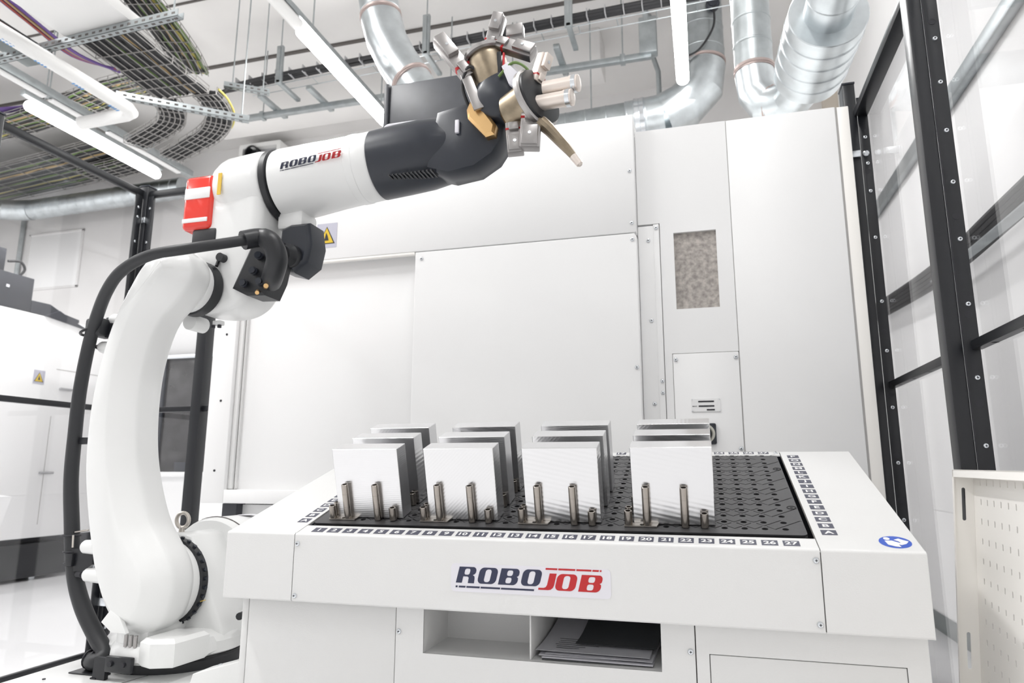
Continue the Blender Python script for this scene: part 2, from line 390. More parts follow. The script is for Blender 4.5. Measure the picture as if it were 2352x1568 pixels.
# number and letter tags
def tag(txt, u, v, w, hgt, dark=True):
    p = part('number_tag' if txt.isdigit() else 'letter_tag', B(T).box((u-w/2, v-hgt/2, 0), (u+w/2, v+hgt/2, .0004)), 'tag_grey', tb, label='small dark tag marked '+txt)
    vs, fs = text_loops(txt, .0172, 1.24 if len(txt) < 2 else 1.18, .03)
    part('marking', B(T).add([(x+u, y+v, .0007) for x, y in vs], fs), 'tag_white', p, 0)
    return p
for k in range(27): tag(str(k+1), k*PU+.0018, -.0005, .0268, .0215)
for k in (16, 23, 24, 25, 26): tag(str(k+1), k*PU+.005, .5515, .024, .0135) if False else tag(str(k+1), k*PU+.0055, .549, .0245, .018)
for k, ch in enumerate('ABCDEFGHIJKLMNOP'):
    tag(ch, .980, .0510+k*.0310, .0255, .0218)
for k, ch in enumerate('ABCDEF'):
    tag(ch, -.0625, .0480+k*.0310, .0245, .0218)
# blue read-the-manual sign
sg = part('information_sign', B(T).lathe((1.076, .0165, 0), (1.076, .0165, .01), [(0, .0245), (.0005, .0245)], 40), 'sign_blue', tb, label='round blue sign with a white reading figure')
fig = B(T); q = lambda x, y: (1.076+x*.0245, .0165+y*.0245, .0009)
fig.add([q(-.42+.2*math.cos(2*PI*i/16), .52+.24*math.sin(2*PI*i/16)) for i in range(16)], [list(range(16))])
fig.add([q(-.62, .16), (q(-.15, .20)), q(.02, .02), q(.28, -.18), q(.12, -.45), q(.18, -.86), q(-.15, -.78), q(-.55, -.5)], [list(range(8))])
fig.add([q(-.02, .34), q(.33, .58), q(.56, .34), q(.86, .12), q(.62, -.30), q(.28, -.52), q(.10, -.42), q(.30, -.10), q(.22, .10)], [list(range(9))])
part('reading_figure', fig, 'tag_white', sg, 0)
# sticker on the front
stk = part('logo_sticker', B().fill([rrect(-.4765, .7765, -.1735, .8275, .008)], .0006, lambda a, b, c: (a, yF-.0004+c, b)), 'sticker', tb, label='pale sticker with a navy and red company name')
def logo_shapes():
    """the two halves of the lettering as lists of even-odd loop groups, unit letter height, slanted"""
    SH = .25
    def sh(l, dx, dy): return [(x+dx+SH*y, y+dy) for x, y in l]
    def Ol(w): return [rrect(0, 0, w, 1, .3, 6), rrect(w*.34, .11, w*.66, .89, .16, 5)]
    def Bl(w):
        out = [(0, 0), (w-.28, 0)]
        for k in range(7): a = -PI/2+k*PI/2/6; out.append((w-.28+.28*math.cos(a), .28+.28*math.sin(a)))
        out += [(w, .34), (w-.02, .44), (w-.12, .505), (w-.02, .57), (w, .66)]
        for k in range(7): a = k*PI/2/6; out.append((w-.25+.25*math.cos(a), .75+.25*math.sin(a)))
        out += [(0, 1)]
        return [out, rrect(w*.36, .10, w*.66, .45, .12, 4), rrect(w*.36, .55, w*.66, .89, .12, 4)]
    def Rl(w):
        out = [(0, 0), (w*.34, 0), (w*.34, .40), (w*.58, .40), (w*.66, .33), (w*.68, 0), (w*1.03, 0), (w*1.0, .3), (w*.97, .42), (w*.86, .5), (w*.96, .57), (w, .66)]
        for k in range(7): a = k*PI/2/6; out.append((w-.25+.25*math.cos(a), .75+.25*math.sin(a)))
        out += [(0, 1)]
        return [out, rrect(w*.36, .51, w*.66, .89, .12, 4)]
    Jl = [[(.55, 1), (1.0, 1), (1.0, .3), (.96, .14), (.85, .03), (.7, 0), (.05, 0), (.05, .12), (.38, .12), (.5, .18), (.55, .32)]]
    navy = [[sh(l, 0, 0) for l in Rl(1.2)], [sh(l, 1.42, 0) for l in Ol(1.24)], [sh(l, 2.84, 0) for l in Bl(1.24)], [sh(l, 4.3, 0) for l in Ol(1.24)]]
    red = [[sh(l, 5.42, -.19) for l in Jl], [sh(l, 6.5, -.19) for l in Ol(1.28)], [sh(l, 8.0, -.19) for l in Bl(1.34)]]
    def bar(x0, x1, y, t=.11): return [[(x0, y), (x1, y), (x1+.02, y+t), (x0+.02, y+t)]]
    for x0, x1 in ((0-.02, .12), (.2, .66), (.72, 1.62), (1.68, 2.98), (3.04, 5.2)): navy.append(bar(x0, x1, -.29))
    for x0, x1 in ((5.95, 6.7), (6.76, 7.84), (7.9, 8.84), (8.9, 9.3), (9.36, 9.46)): red.append(bar(x0, x1, 1.02))
    return navy, red
NAVY, RED = logo_shapes()
def logo(parent, x0, z0, hgt, y):
    for nm, grp, m in (('navy_lettering', NAVY, 'logo_navy'), ('red_lettering', RED, 'logo_red')):
        b = B()
        for g in grp: b.fill([[(x0+x*hgt, z0+y_*hgt) for x, y_ in l] for l in g], .0002, lambda a, c, d: (a, y+d, c))
        part(nm, b, m, parent, 0)
logo(stk, -.4665, .7925, .0292, yF-.0009)
# cabinet under the top
cy = 1.315; cz = .02
part('corner_post', B().box((-.963, cy+.003, cz), (-.9475, 1.80, zB+.02), .002), 'table_paint', tb)
cb = B(); cb.box((-.945, cy+.004, cz), (-.942, 1.80, zB+.02)); cb.box((.330, cy+.004, cz), (.333, 1.80, zB+.02)); cb.box((-.945, 1.79, cz), (.333, 1.80, zB+.05))
cb.box((-.945, cy+.02, cz), (.333, 1.8, cz+.02))
part('cabinet_body', cb, 'table_paint', tb)
ox0, ox1, oz0 = -.5475, -.0925, .652
part('left_panel', B().box((-.944, cy, cz), (-.607, cy+.004, zB+.01), .0012), 'table_paint', tb)
mp = B().fill([[(-.6055, cz), (-.0345, cz), (-.0345, zB+.01), (ox1, zB+.01), (ox1, oz0), (ox0, oz0), (ox0, zB+.01), (-.6055, zB+.01)]] + [circ(-.513+.0105*k, .597-.0105*j, .0036, 10) for k in range(4) for j in range(4)], .004, lambda a, b, c: (a, cy+.002+c, b))
part('middle_panel', mp, 'table_paint', tb)
dp = B().fill([[(-.0325, cz), (.332, cz), (.332, zB+.01), (-.0325, zB+.01)], [(-.0108, cz+.05), (.2985, cz+.05), (.2985, .6875), (-.0108, .6875)]], .004, lambda a, b, c: (a, cy+.002+c, b))
part('right_panel', dp, 'table_paint', tb)
dr = part('door', B().box((-.0096, cy+.0005, cz+.052), (.2973, cy+.004, .6862), .0012), 'table_paint', tb)
cbs = B().box((-.95+.006, cy+.007, cz+.02), (.331, cy+.009, oz0-.02)).box((-.943, cy+.007, .6), (ox0-.03, cy+.009, .74)).box((ox1+.03, cy+.007, .6), (.331, cy+.009, .74))
part('shadow_gap', cbs, 'seam_dark', tb)
screws(tb, [(-.599, cy, .689), (-.042, cy, .689)], (0, -1, 0), .0052)
sh = B(); yb = 1.56
sh.box((ox0-.002, cy+.003, oz0-.002), (ox1+.002, yb, oz0)); sh.box((ox0-.002, cy+.003, oz0), (ox0, yb, .75)); sh.box((ox1, cy+.003, oz0), (ox1+.002, yb, .75))
sh.box((ox0, yb-.11, oz0), (-.334, yb-.108, .75)); sh.box((-.334, 1.776, oz0), (ox1, 1.778, .75)); sh.box((ox0, cy+.05, .7495), (ox1, 1.778, .7515)); sh.box((-.334, yb, oz0-.002), (ox1+.002, 1.778, oz0)); sh.box((ox1, yb, oz0), (ox1+.002, 1.778, .75))
part('open_shelf', sh, 'table_paint', tb)
part('shelf_divider', B().box((-.3365, cy+.012, oz0+.0002), (-.3335, 1.776, .748), .0006), 'table_paint', tb)

# papers lying in the right compartment
def sheet(x0, y0, z, w, d, rz, m, label, sag=0., ink=True, th=.0006, grp='papers in the open shelf of the loading table'):
    c_, s_ = math.cos(rz), math.sin(rz)
    n = 8; vs = []; fs = []
    for j in range(n+1):
        for i in range(2):
            for h_ in (0, th):
                xx = w*i; yy = d*j/n; vs.append((x0+xx*c_-yy*s_, y0+xx*s_+yy*c_, z+h_+sag*((j/n)**2)))
    for j in range(n):
        a = j*4; c = a+4
        fs += [[a+1, a+3, c+3, c+1], [a, c, c+2, a+2], [a, a+1, c+1, c], [a+2, c+2, c+3, a+3]]
    fs += [[0, 2, 3, 1], [n*4, n*4+1, n*4+3, n*4+2]]
    t = thing('document', label, 'paper', (x0, y0, z), grp)
    part('sheet', B().add(vs, fs), m, t)
    if ink:
        b = B(); random.seed(int(z*1e5))
        for k in range(ink):
            yy = d*(.12+.06*k); xs = w*(.12+.1*random.random()); xe = xs+w*random.uniform(.15, .5); zz = z+th+.0002+sag*((yy/d)**2)+.0003
            q4 = [(xs, yy), (xe, yy), (xe, yy+.003), (xs, yy+.003)]
            b.add([(x0+a*c_-e*s_, y0+a*s_+e*c_, zz) for a, e in q4], [[0, 1, 2, 3]])
        part('print', b, 'ink', t, 0)
    return t
sheet(-.314, cy+.016, oz0+.0010, .205, .20, .02, 'paper_dark', 'dark blue folder at the bottom of the paper stack in the shelf', ink=0, th=.0012)
sheet(-.3155, cy+.021, oz0+.0030, .206, .20, -.015, 'paper', 'thick white sheet sticking out second from bottom of the shelf stack', ink=3, th=.002)
sheet(-.3225, cy+.026, oz0+.0060, .21, .20, .03, 'paper', 'white sheet with dark punch marks in the middle of the shelf stack', .0, ink=4, th=.0012)
sheet(-.311, cy+.031, oz0+.0085, .20, .20, -.05, 'paper', 'white printed sheet just under the topmost one in the shelf', .004, ink=4)
sheet(-.331, cy+.036, oz0+.0125, .215, .195, -.02, 'paper', 'topmost white printed sheet slanting up into the dark shelf', .02, ink=6)
sheet(-.262, cy+.082, oz0+.0185, .155, .13, -.04, 'paper_dark', 'dark glossy leaflet lying on the topmost sheet in the shelf', .02, ink=0)

# ------------------------------------------------------------------ aluminium blocks, pins and brackets on the tray
BW, BT, BH = .150, .045, .150
BU = [.0085, .2175, .4275, .6385]; BV = [.0695, .1605, .2505]
col_w = ['first column', 'second column', 'third column', 'rightmost column']
row_w = ['front row', 'middle row', 'rear row']
rotT = (TH, 0, 0)
def place(o, u, v, w=0.):
    o.location = T(Vector((u, v, w))); o.rotation_euler = rotT; ORIG[o.name] = Vector(o.location)
proto = {}
for j in range(3):
    for i in range(4):
        mk = ['aluminium_a', 'aluminium_c', 'aluminium_b'][(i+2*j) % 3] if (i, j) != (3, 0) else 'aluminium_b'
        b = B().box((0, 0, 0), (BW, BT, BH), .0009, 1)
        o = part('aluminium_block', b, mk, None, 30); place(o, BU[i]+random.uniform(-.0006, .0006), BV[j]+.0001, .0008)
        o['label'] = 'milled aluminium block in the %s, %s' % (row_w[j], col_w[i]); o['category'] = 'metal block'; o['group'] = 'aluminium blocks on the peg tray'
def pin_b(hh, r=.0075, x=0, y=0, z=0):
    b = B(); p = (x, y, z)
    prof = [(0, r*.92), (.0005, r), (hh-.0005, r), (hh, r*.92), (hh, r*.66), (hh-.012, r*.60)]
    if hh > .05: prof = [(0, r*.92), (.0005, r), (.0247, r), (.0247, r*.965), (.0252, r*.965), (.0252, r), (.0527, r), (.0527, r*.965), (.0532, r*.965), (.0532, r)] + prof[2:]
    return b.lathe((x, y, z), (x, y, z+1), prof, 22)
def pin(u, v, hh, label, grp):
    o = part('steel_pin', pin_b(hh), 'pin_steel'); place(o, u, v, .0008)
    o['label'] = label; o['category'] = 'pin'; o['group'] = grp
for i in range(4):
    u = 6*i*PU
    pin(u+3*PU, ROW0, .0755, 'tall steel pin standing at the face of the front block, %s' % col_w[i], 'steel locating pins on the peg tray')
    pin(u+4*PU, ROW0, .0265, 'short steel pin at the right corner of the front block, %s' % col_w[i], 'steel locating pins on the peg tray')
    for j in (1, 2):
        if (i, j) in ((0, 1), (1, 1), (1, 2), (0, 2)):
            pin(u+4*PU+.006, BV[j]-.0078, .0265, 'short steel pin at the right corner of the %s block, %s' % (row_w[j], col_w[i]), 'steel locating pins on the peg tray')
def bracket(u, v, label):
    t = thing('locating_bracket', label, 'bracket', (0, 0, 0), 'locating brackets at the left corners of blocks'); place(t, u, v, .0008)
    pl = B().fill([[(-.0075, -.007), (1.52*PU, -.007), (1.60*PU, .0078), (.0062, .0078), (.0062, .030), (-.0075, .030)], circ(PU*.72, -.0015, .0045, 12), circ(.001, .011, .0035, 12)], .0024, lambda a, b, c: (a, b, .0013+c))
    part('plate', pl, 'bracket_steel', t, 30, local=True)
    part('short_pin', pin_b(.0265, .0075, 0, 0, .0026), 'pin_steel', t, local=True); part('tall_pin', pin_b(.0735, .0075, PU, 0, .0026), 'pin_steel', t, local=True)
    part('side_pin', pin_b(.0265, .0068, -.0005, .021, .0026), 'pin_steel', t, local=True)
for i in range(4):
    bracket(6*i*PU, ROW0, 'steel bracket with pins at left corner of the front block, %s' % col_w[i])
pin(18*PU+.006, BV[1]-.012, .0265, 'short steel pin left of the middle row block, fourth column', 'steel locating pins on the peg tray')

# ================================================================== machining centre behind the table
mc = thing('machining_centre', 'large white machining centre with sliding door behind the loading table', 'machine', (-.7, 2.9, 0))
part('header_panel', B().box((-2.02, 2.42, 1.862), (-.206, 2.47, 2.331), .004).box((-2.02, 2.47, 2.28), (-.206, 4.1, 2.331), .004), 'machine_paint', mc)
part('header_lip', B().box((-2.0, 2.421, 1.850), (-1.086, 2.44, 1.861), .002), 'cream_paint', mc)
dr_ = B().slab([(-1.083, .35), (-.214, .35), (-.206, .40), (-.206, 1.845), (-.214, 1.859), (-1.083, 1.859)], [(2.421, .003), (2.424, 0), (2.465, 0)], 'y')
part('front_door', dr_, 'machine_paint', mc)
part('sliding_door', B().box((-1.90, 2.466, .90), (-1.07, 2.49, 1.87), .003), 'machine_paint', mc)
fm = B().box((-2.005, 2.42, .868), (-1.897, 2.468, 1.862), .003).box((-1.897, 2.42, .868), (-1.083, 2.468, .922), .003)
part('door_frame', fm, 'machine_paint', mc)
part('door_guide', B().box((-1.896, 2.440, .924), (-1.876, 2.466, 1.850), .002).box((-1.872, 2.452, .924), (-1.868, 2.466, 1.850)), 'table_paint', mc)
bd = B().box((-1.92, 2.50, .02), (.503, 4.1, .86)).box((-2.0, 2.49, .87), (.53, 4.1, 2.27))
part('machine_body', bd, 'machine_paint', mc)
part('base_skirt', B().box((-1.66, 2.475, .30), (-.2, 2.50, .866), .01), 'table_paint', mc)
part('foot', B().box((-1.93, 2.46, .0), (-1.86, 2.52, .866), .004), 'grey_box', mc)
fp_ = B().fill([[(-.125, .4), (.1275, .4), (.1275, 2.2815), (-.2045, 2.2815), (-.2045, 1.92), (-.125, 1.92)], [(-.0765, 1.574), (.0735, 1.574), (.0735, 1.8625), (-.0765, 1.8625)], [(-.0985, .5), (.1275+.001, .5), (.1275+.001, 1.4125), (-.0985, 1.4125)]], .02, lambda a, b, c: (a, 2.48+c, b))
part('filter_panel', B().fill([[(-.125, .4), (-.0985, .4), (-.0985, 1.4125), (.1275, 1.4125), (.1275, 2.2815), (-.2045, 2.2815), (-.2045, 1.905), (-.125, 1.905)], [(-.0765, 1.574), (.0735, 1.574), (.0735, 1.8625), (-.0765, 1.8625)]], .02, lambda a, b, c: (a, 2.48+c, b)), 'machine_paint', mc)
part('filter_felt', B().box((-.08, 2.482, 1.57), (.077, 2.487, 1.866)), 'felt', mc)
ap = part('access_panel', B().box((-.0965, 2.468, .45), (.1265, 2.488, 1.4105), .002), 'machine_paint', mc)
part('strip_panel', B().box((-.2055, 2.469, .4), (-.145, 2.488, 1.898), .002).box((-.149, 2.4665, .4), (-.1275, 2.488, 1.902), .002), 'machine_paint', mc)
part('right_panel', B().box((.1295, 2.47, .3), (.503, 2.49, 2.2815), .003), 'machine_paint', mc)
part('edge_trim', B().box((.507, 2.474, .3), (.548, 2.50, 2.281), .003), 'cream_paint', mc)
for a, c in (((.125, .3), (.132, 2.279)), ((.5, .3), (.51, 2.279)), ((-.1005, .4), (-.0955, 1.415)), ((-.0985, 1.409), (.128, 1.414))):
    part('panel_gap', B().box((a[0], 2.4735, a[1]), (c[0], 2.475, c[1])), 'gap_grey', mc)
screws(mc, [(-.224, 2.42, 2.103), (-.222, 2.42, 1.898), (-.222, 2.421, 1.835), (-1.055, 2.421, 1.83), (-.22, 2.421, 1.361)], (0, -1, 0), .0075)
screws(mc, [(-.138, 2.4665, 1.887), (-.168, 2.469, 1.841), (-.166, 2.469, 1.537), (-.136, 2.4665, 1.315), (-.136, 2.4665, 1.273), (-.166, 2.469, 1.235), (-.087, 2.468, 1.39), (.117, 2.468, 1.391), (.117, 2.468, 1.076)], (0, -1, 0), .0075)
for z in (1.70, 1.568, 1.285, .998): part('bolt_hole', B().cyl((-1.948+(z-1)*.012, 2.4205, z), (-1.948+(z-1)*.012, 2.418, z), .005, 10), 'ink', mc)
npz = part('rating_plate', B().fill([rrect(-.0405, 1.2035, .0565, 1.2485, .003)], .002, lambda a, b, c: (a, 2.4665+c, b)), 'lamp_white', mc, label='small plate with three black bars')
bars = B()
for x0, x1, z in ((-.017, .036, 1.2385), (-.016, .0365, 1.2225), (.0105, .0375, 1.2095)): bars.box((x0, 2.4648, z-.0026), (x1, 2.4654, z+.0026))
part('black_bar', bars, 'ink', npz)
vs, fs = text_loops('MAX', .0055, 1.3); part('lettering', B().add([(x-.029, 2.4652, y+1.2225) for x, y in vs], fs), 'ink', npz, 0)
pb = B()
for k in range(4): pb.cyl(((-.038, .054)[k % 2], 2.4652, (1.206, 1.246)[k//2]), ((-.038, .054)[k % 2], 2.464, (1.206, 1.246)[k//2]), .0018, 8)
part('rivet', pb, 'zinc', npz)
kn = part('rotary_switch', B().fill([rrect(-.034, 1.091, .0385, 1.1625, .006)], .008, lambda a, b, c: (a, 2.464+c, b)), 'dark_cover', mc, label='black square switch plate with grey ring')
part('ring', B().lathe((.002, 2.46, 1.127), (.002, 2.45, 1.127), [(0, .0325), (.006, .0325), (.006, .025), (.001, .025)], 28), 'knob_ring', kn)
part('knob', B().lathe((.002, 2.46, 1.127), (.002, 2.44, 1.127), [(0, .022), (.012, .021), (.014, .018)], 24).box((-.004, 2.438, 1.107), (.008, 2.448, 1.147), .002), 'black_plastic', kn)
part('orange_mark', B().box((-.005, 2.4585, 1.152), (.012, 2.4605, 1.160)), 'orange_mark', kn)
part('switch_bolt', B().cyl((.032, 2.46, 1.156), (.032, 2.457, 1.156), .003, 8), 'ink', kn)
part('switch_bolt', B().cyl((.032, 2.46, 1.098), (.032, 2.457, 1.098), .003, 8), 'ink', kn)
def warning(parent, P, s, nm='warning_sign'):
    """a pale square with a yellow triangle; P(a, b, h)"""
    w = part(nm, B().add([P(-.5*s, -.58*s, .001), P(.5*s, -.58*s, .001), P(.5*s, .55*s, .001), P(-.5*s, .55*s, .001)], [[0, 1, 2, 3]]), 'sign_grey', parent, 0, label='square label with a yellow warning triangle')
    tri = lambda k, h: [P(-.42*s*k, -.40*s+(1-k)*.2*s, h), P(.42*s*k, -.40*s+(1-k)*.2*s, h), P(0, .40*s-(1-k)*.36*s, h)]
    part('triangle_border', B().add(tri(1, .0016), [[0, 1, 2]]), 'ink', w, 0)
    part('triangle', B().add(tri(.82, .0022), [[0, 1, 2]]), 'sign_yellow', w, 0)
    part('symbol', B().add([P(-.10*s, -.25*s, .003), P(.12*s, -.25*s, .003), P(.05*s, -.02*s, .003), P(-.02*s, .12*s, .003)], [[0, 1, 2, 3]]), 'ink', w, 0)
warning(mc, lambda a, b, h: (-1.487+a, 2.42-h, 1.968+b), .095)

# black box on the machine roof
bx = thing('control_box', 'dark grey steel box standing on the roof of the machining centre', 'box', (-1.0, 2.7, 2.331))
part('casing', B().box((-1.262, 2.50, 2.336), (-.72, 2.95, 2.668), .006), 'grey_box', bx)
part('side_flange', B().box((-1.285, 2.49, 2.336), (-1.265, 2.53, 2.672), .003), 'grey_box', bx)
part('cable', B().tube(catmull([(-1.0, 2.7, 2.66), (-.99, 2.7, 2.74), (-.95, 2.72, 2.80), (-.90, 2.76, 2.83)], 5), .008, 8), 'cable_black', bx)
part('feet', B().box((-1.25, 2.52, 2.331), (-1.2, 2.93, 2.337)), 'grey_box', bx)
part('feet', B().box((-.79, 2.52, 2.331), (-.74, 2.93, 2.337)), 'grey_box', bx)

# ================================================================== robot on its platform
pf = thing('robot_platform', 'white steel plinth under the robot arm, left of the loading table', 'platform', (-1.45, 1.7, 0))
part('top_plate', B().box((-1.697, 1.0, .468), (-1.0, 2.2, .485), .002), 'robot_paint', pf)
part('plinth_body', B().box((-1.685, 1.02, 0), (-1.0, 2.18, .466)), 'robot_paint', pf)
part('plate_joint', B().add([(-1.425, 1.40, .4855), (-1.422, 1.40, .4855), (-1.393, 1.556, .4855), (-1.396, 1.556, .4855)], [[0, 1, 2, 3]]), 'seam_dark', pf, 0)
cv = B().slab([(-1.16, .486), (-.968, .486), (-.968, .597), (-1.141, .547)], [(1.40, .001), (1.402, 0), (1.468, 0), (1.470, .001)], 'y')
part('cable_cover', cv, 'robot_paint', pf)
screws(pf, [(-1.10, 1.44, .559), (-1.0, 1.44, .588)], (-.28, 0, 1), .005)
part('plate_bolt', B().cyl((-1.62, 1.45, .485), (-1.62, 1.45, .487), .004, 8), 'ink', pf)

RO = Vector((-1.455, 1.72, .485)); RT = lambda p: RO + Vector(p)
rb = thing('industrial_robot', 'white industrial robot arm with black hose, red cover and gripper', 'robot', tuple(RO))
R_ = lambda: B(RT)
part('swivel_ring', R_().lathe((0, 0, .0), (0, 0, 1), [(0, .180), (.022, .180), (.026, .176), (.03, .176)], 56), 'black_plastic', rb)
tt = R_().lathe((0, 0, .03), (0, 0, 1), [(0, .172), (.006, .182), (.035, .184), (.05, .172), (.062, .15)], 56)
# front foot with pockets and lumps
ft = [(-.085, -.155), (-.04, -.200), (.02, -.222), (.05, -.226), (.075, -.222), (.12, -.222), (.165, -.20), (.178, -.1), (.16, .05), (-.10, .05), (-.112, -.06)]
tt.slab(ft, [(.034, .012), (.044, 0), (.066, .002), (.078, .012)], 'z')
ft2 = [(-.078, -.150), (-.035, -.194), (.008, -.205), (.03, -.185), (.062, -.19), (.068, -.12), (.05, .05), (-.09, .05), (-.105, -.06)]
tt.slab(ft2, [(.07, .004), (.105, .004), (.118, .010), (.124, .026)], 'z')
tt.slab([(.072, -.222), (.115, -.236), (.168, -.212), (.178, -.10), (.072, -.1)], [(.035, .006), (.043, 0), (.092, .0), (.102, .010)], 'z')
part('turntable', tt, 'robot_paint', rb, 40)
part('cable_gland', R_().cyl((.018, -.212, .076), (.018, -.212, .104), .005, 10), 'jaw_steel', rb)
part('cable_gland', R_().cyl((.034, -.212, .076), (.034, -.212, .104), .005, 10), 'jaw_steel', rb)
part('cable_gland', R_().cyl((.050, -.214, .076), (.050, -.214, .104), .005, 10), 'jaw_steel', rb)
# shoulder column: an upright web around the J2 axis, flaring to the turntable
def arc(cx, cz, r, a0, a1, n): return [(cx+r*math.cos(math.radians(a0+(a1-a0)*i/n)), cz+r*math.sin(math.radians(a0+(a1-a0)*i/n))) for i in range(n+1)]
col = arc(0, .212, .128, 68, 150, 10) + [(-.15, .16), (-.165, .10), (-.168, .05), (-.168, .035), (.168, .035), (.176, .06), (.168, .095)]
part('shoulder_web', R_().slab(col, [(-.048, .02), (-.044, .006), (-.036, 0), (.10, 0), (.115, .012)], 'y'), 'robot_paint', rb, 40)
drum = R_().lathe((.0, .09, .215), (.0, 1, .215), [(0, .150), (.02, .158), (.20, .158), (.235, .148), (.25, .11)], 48)
drum.slab([(-.155, .04), (.155, .04), (.158, .215), (-.158, .215)], [(.09, 0), (.30, 0)], 'y')
part('motor_drum', drum, 'robot_paint', rb, 40)
part('drum_joint', R_().tube([(arc(0, .214, .1595, 20, 110, 14)[i][0], .118, arc(0, .214, .1595, 20, 110, 14)[i][1]) for i in range(15)], .0022, 6), 'seam_dark', rb)
part('warning_label', R_().add([(.02+.03*math.cos(2*PI*i/20)*1.0, .235+.028*math.sin(2*PI*i/20), .3735-.5*0) for i in range(20)], [list(range(20))]), 'sticker', rb, 0)
eb = R_().tube([(-.012+.021*math.cos(2*PI*i/24), -.015, .372+.021*math.sin(2*PI*i/24)) for i in range(24)], .0055, 10, closed=True).cyl((-.012, -.015, .335), (-.012, -.015, .353), .008, 12).lathe((-.012, -.015, .334), (-.012, -.015, 1), [(0, .014), (.004, .014)], 16)
part('eye_bolt', eb, 'bracket_steel', rb)
part('boss_bolt', R_().cyl((-.078, -.02, .318), (-.078, -.02, .338), .006, 8), 'black_plastic', rb)
part('boss_bolt', R_().cyl((-.05, -.02, .330), (-.05, -.02, .348), .006, 8), 'black_plastic', rb)
part('boss_bolt', R_().cyl((.195, .02, .12), (.205, -.02, .122), .010, 10), 'black_plastic', rb)
rg = R_().lathe((0, -.074, .212), (0, 1, .212), [(0, .113), (.003, .118), (.026, .118), (.028, .113)], 56)
part('shoulder_joint_ring', rg, 'black_plastic', rb)
for k in range(15):
    a = math.radians(-75+k*11.5); part('ring_bolt', R_().cyl((.1165*math.cos(a), -.060, .212+.1165*math.sin(a)), (.1235*math.cos(a), -.060, .212+.1235*math.sin(a)), .0055, 8), 'dark_cover', rb)
part('zero_mark', R_().box((.1175, -.073, .165), (.119, -.052, .1665), 0, 1), 'yellow_label', rb)
# lower arm: curved, bevelled casting
left = [(-.02, 1.135), (-.075, 1.105), (-.125, 1.02), (-.165, .93), (-.193, .82), (-.208, .71), (-.210, .61), (-.203, .51), (-.184, .415), (-.155, .31), (-.125, .225), (-.085, .155), (-.03, .105)]
rightp = [(.045, .098), (.09, .13), (.112, .18), (.116, .235), (.098, .285), (.060, .335), (.02, .39), (-.018, .48), (-.042, .57), (-.052, .66), (-.052, .76), (-.038, .85), (-.008, .93), (.045, .985), (.078, 1.03), (.085, 1.075), (.065, 1.12), (.025, 1.14)]
outl = [(p.x, p.z) for p in catmull([(a, 0, b) for a, b in left+rightp], 5, True)]
arm = R_().slab(outl, [(-.232, .056), (-.229, .050), (-.184, .005), (-.176, .001), (-.168, 0), (-.125, 0), (-.100, .004), (-.086, .014)], 'y')
part('lower_arm', arm, 'robot_paint', rb, 32)
part('hub_boss', R_().lathe((0, -.10, .212), (0, 1, .212), [(0, .112), (.028, .112)], 48), 'robot_paint', rb)
part('hub_boss', R_().lathe((0.0, -.10, 1.052), (0, 1, 1.052), [(0, .080), (.022, .080)], 40), 'robot_paint', rb)
pk = R_().slab([(-.045, .135), (-.01, .112), (.035, .112), (.01, .150), (-.02, .165)], [(-.2335, .004), (-.2325, 0), (-.222, 0)], 'y')
part('casting_pocket', pk, 'robot_paint', rb)
for x, z in ((-.185, .94), (-.215, .86)): part('arm_lug', R_().lathe((x+.03, -.155, z), (x-.02, -.155, z+.008), [(0, .020), (.04, .017), (.046, .014)], 16), 'robot_paint', rb)
for x, z in ((-.165, .308), (-.148, .235)): part('arm_lug', R_().lathe((x+.03, -.165, z), (x-.03, -.165, z), [(0, .021), (.058, .018), (.064, .014)], 16), 'robot_paint', rb)
part('lug_bolt', R_().cyl((-.203, -.155, .946), (-.218, -.155, .948), .007, 8), 'ink', rb)
part('lug_bolt', R_().cyl((-.232, -.155, .866), (-.245, -.155, .868), .007, 8), 'ink', rb)
part('lug_bolt', R_().cyl((-.195, -.165, .235), (-.212, -.165, .235), .008, 8), 'ink', rb)
part('lug_bolt', R_().cyl((-.196, -.17, .315), (-.205, -.17, .315), .006, 8), 'ink', rb)
# elbow
part('elbow_joint_ring', R_().lathe((0, -.080, 1.052), (0, 1, 1.052), [(0, .080), (.003, .085), (.035, .085), (.038, .080)], 44), 'black_plastic', rb)
elb = [(-.09, 1.03), (-.055, .998), (.02, .985), (.09, .988), (.14, 1.010), (.170, 1.055), (.178, 1.11), (.180, 1.20), (.185, 1.28), (.17, 1.37), (.02, 1.38), (-.03, 1.30), (-.04, 1.20), (-.085, 1.12)]
elo = [(p.x, p.z) for p in catmull([(a, 0, b) for a, b in elb], 4, True)]
part('elbow_housing', R_().slab(elo, [(-.040, .03), (-.034, .012), (-.02, .002), (-.01, 0), (.10, 0), (.125, .015), (.135, .04)], 'y'), 'robot_paint', rb, 50)
fr0, fr1 = Vector((.02, .06, 1.388)), Vector((.52, .07, 1.440)); fdir = (fr1-fr0).normalized()
hs = R_().lathe(fr0-fdir*.022, fr1, [(0, .085), (.008, .105), (.03, .116), (.05, .121), (.152, .121), (.172, .117), (.179, .110)], 48)
part('upper_housing', hs, 'robot_paint', rb, 40)
part('forearm_joint_ring', R_().lathe(fr0+fdir*.155, fr1, [(0, .108), (.004, .118), (.022, .118), (.026, .108)], 48), 'black_plastic', rb)
fa = R_().lathe(fr0+fdir*.180, fr1, [(0, .106), (.006, .114), (.02, .116), (.10, .113), (.19, .108), (.255, .106), (.257, .108), (.28, .108), (.282, .106), (.322, .1055), (.328, .102)], 56)
part('forearm', fa, 'robot_paint', rb, 40)
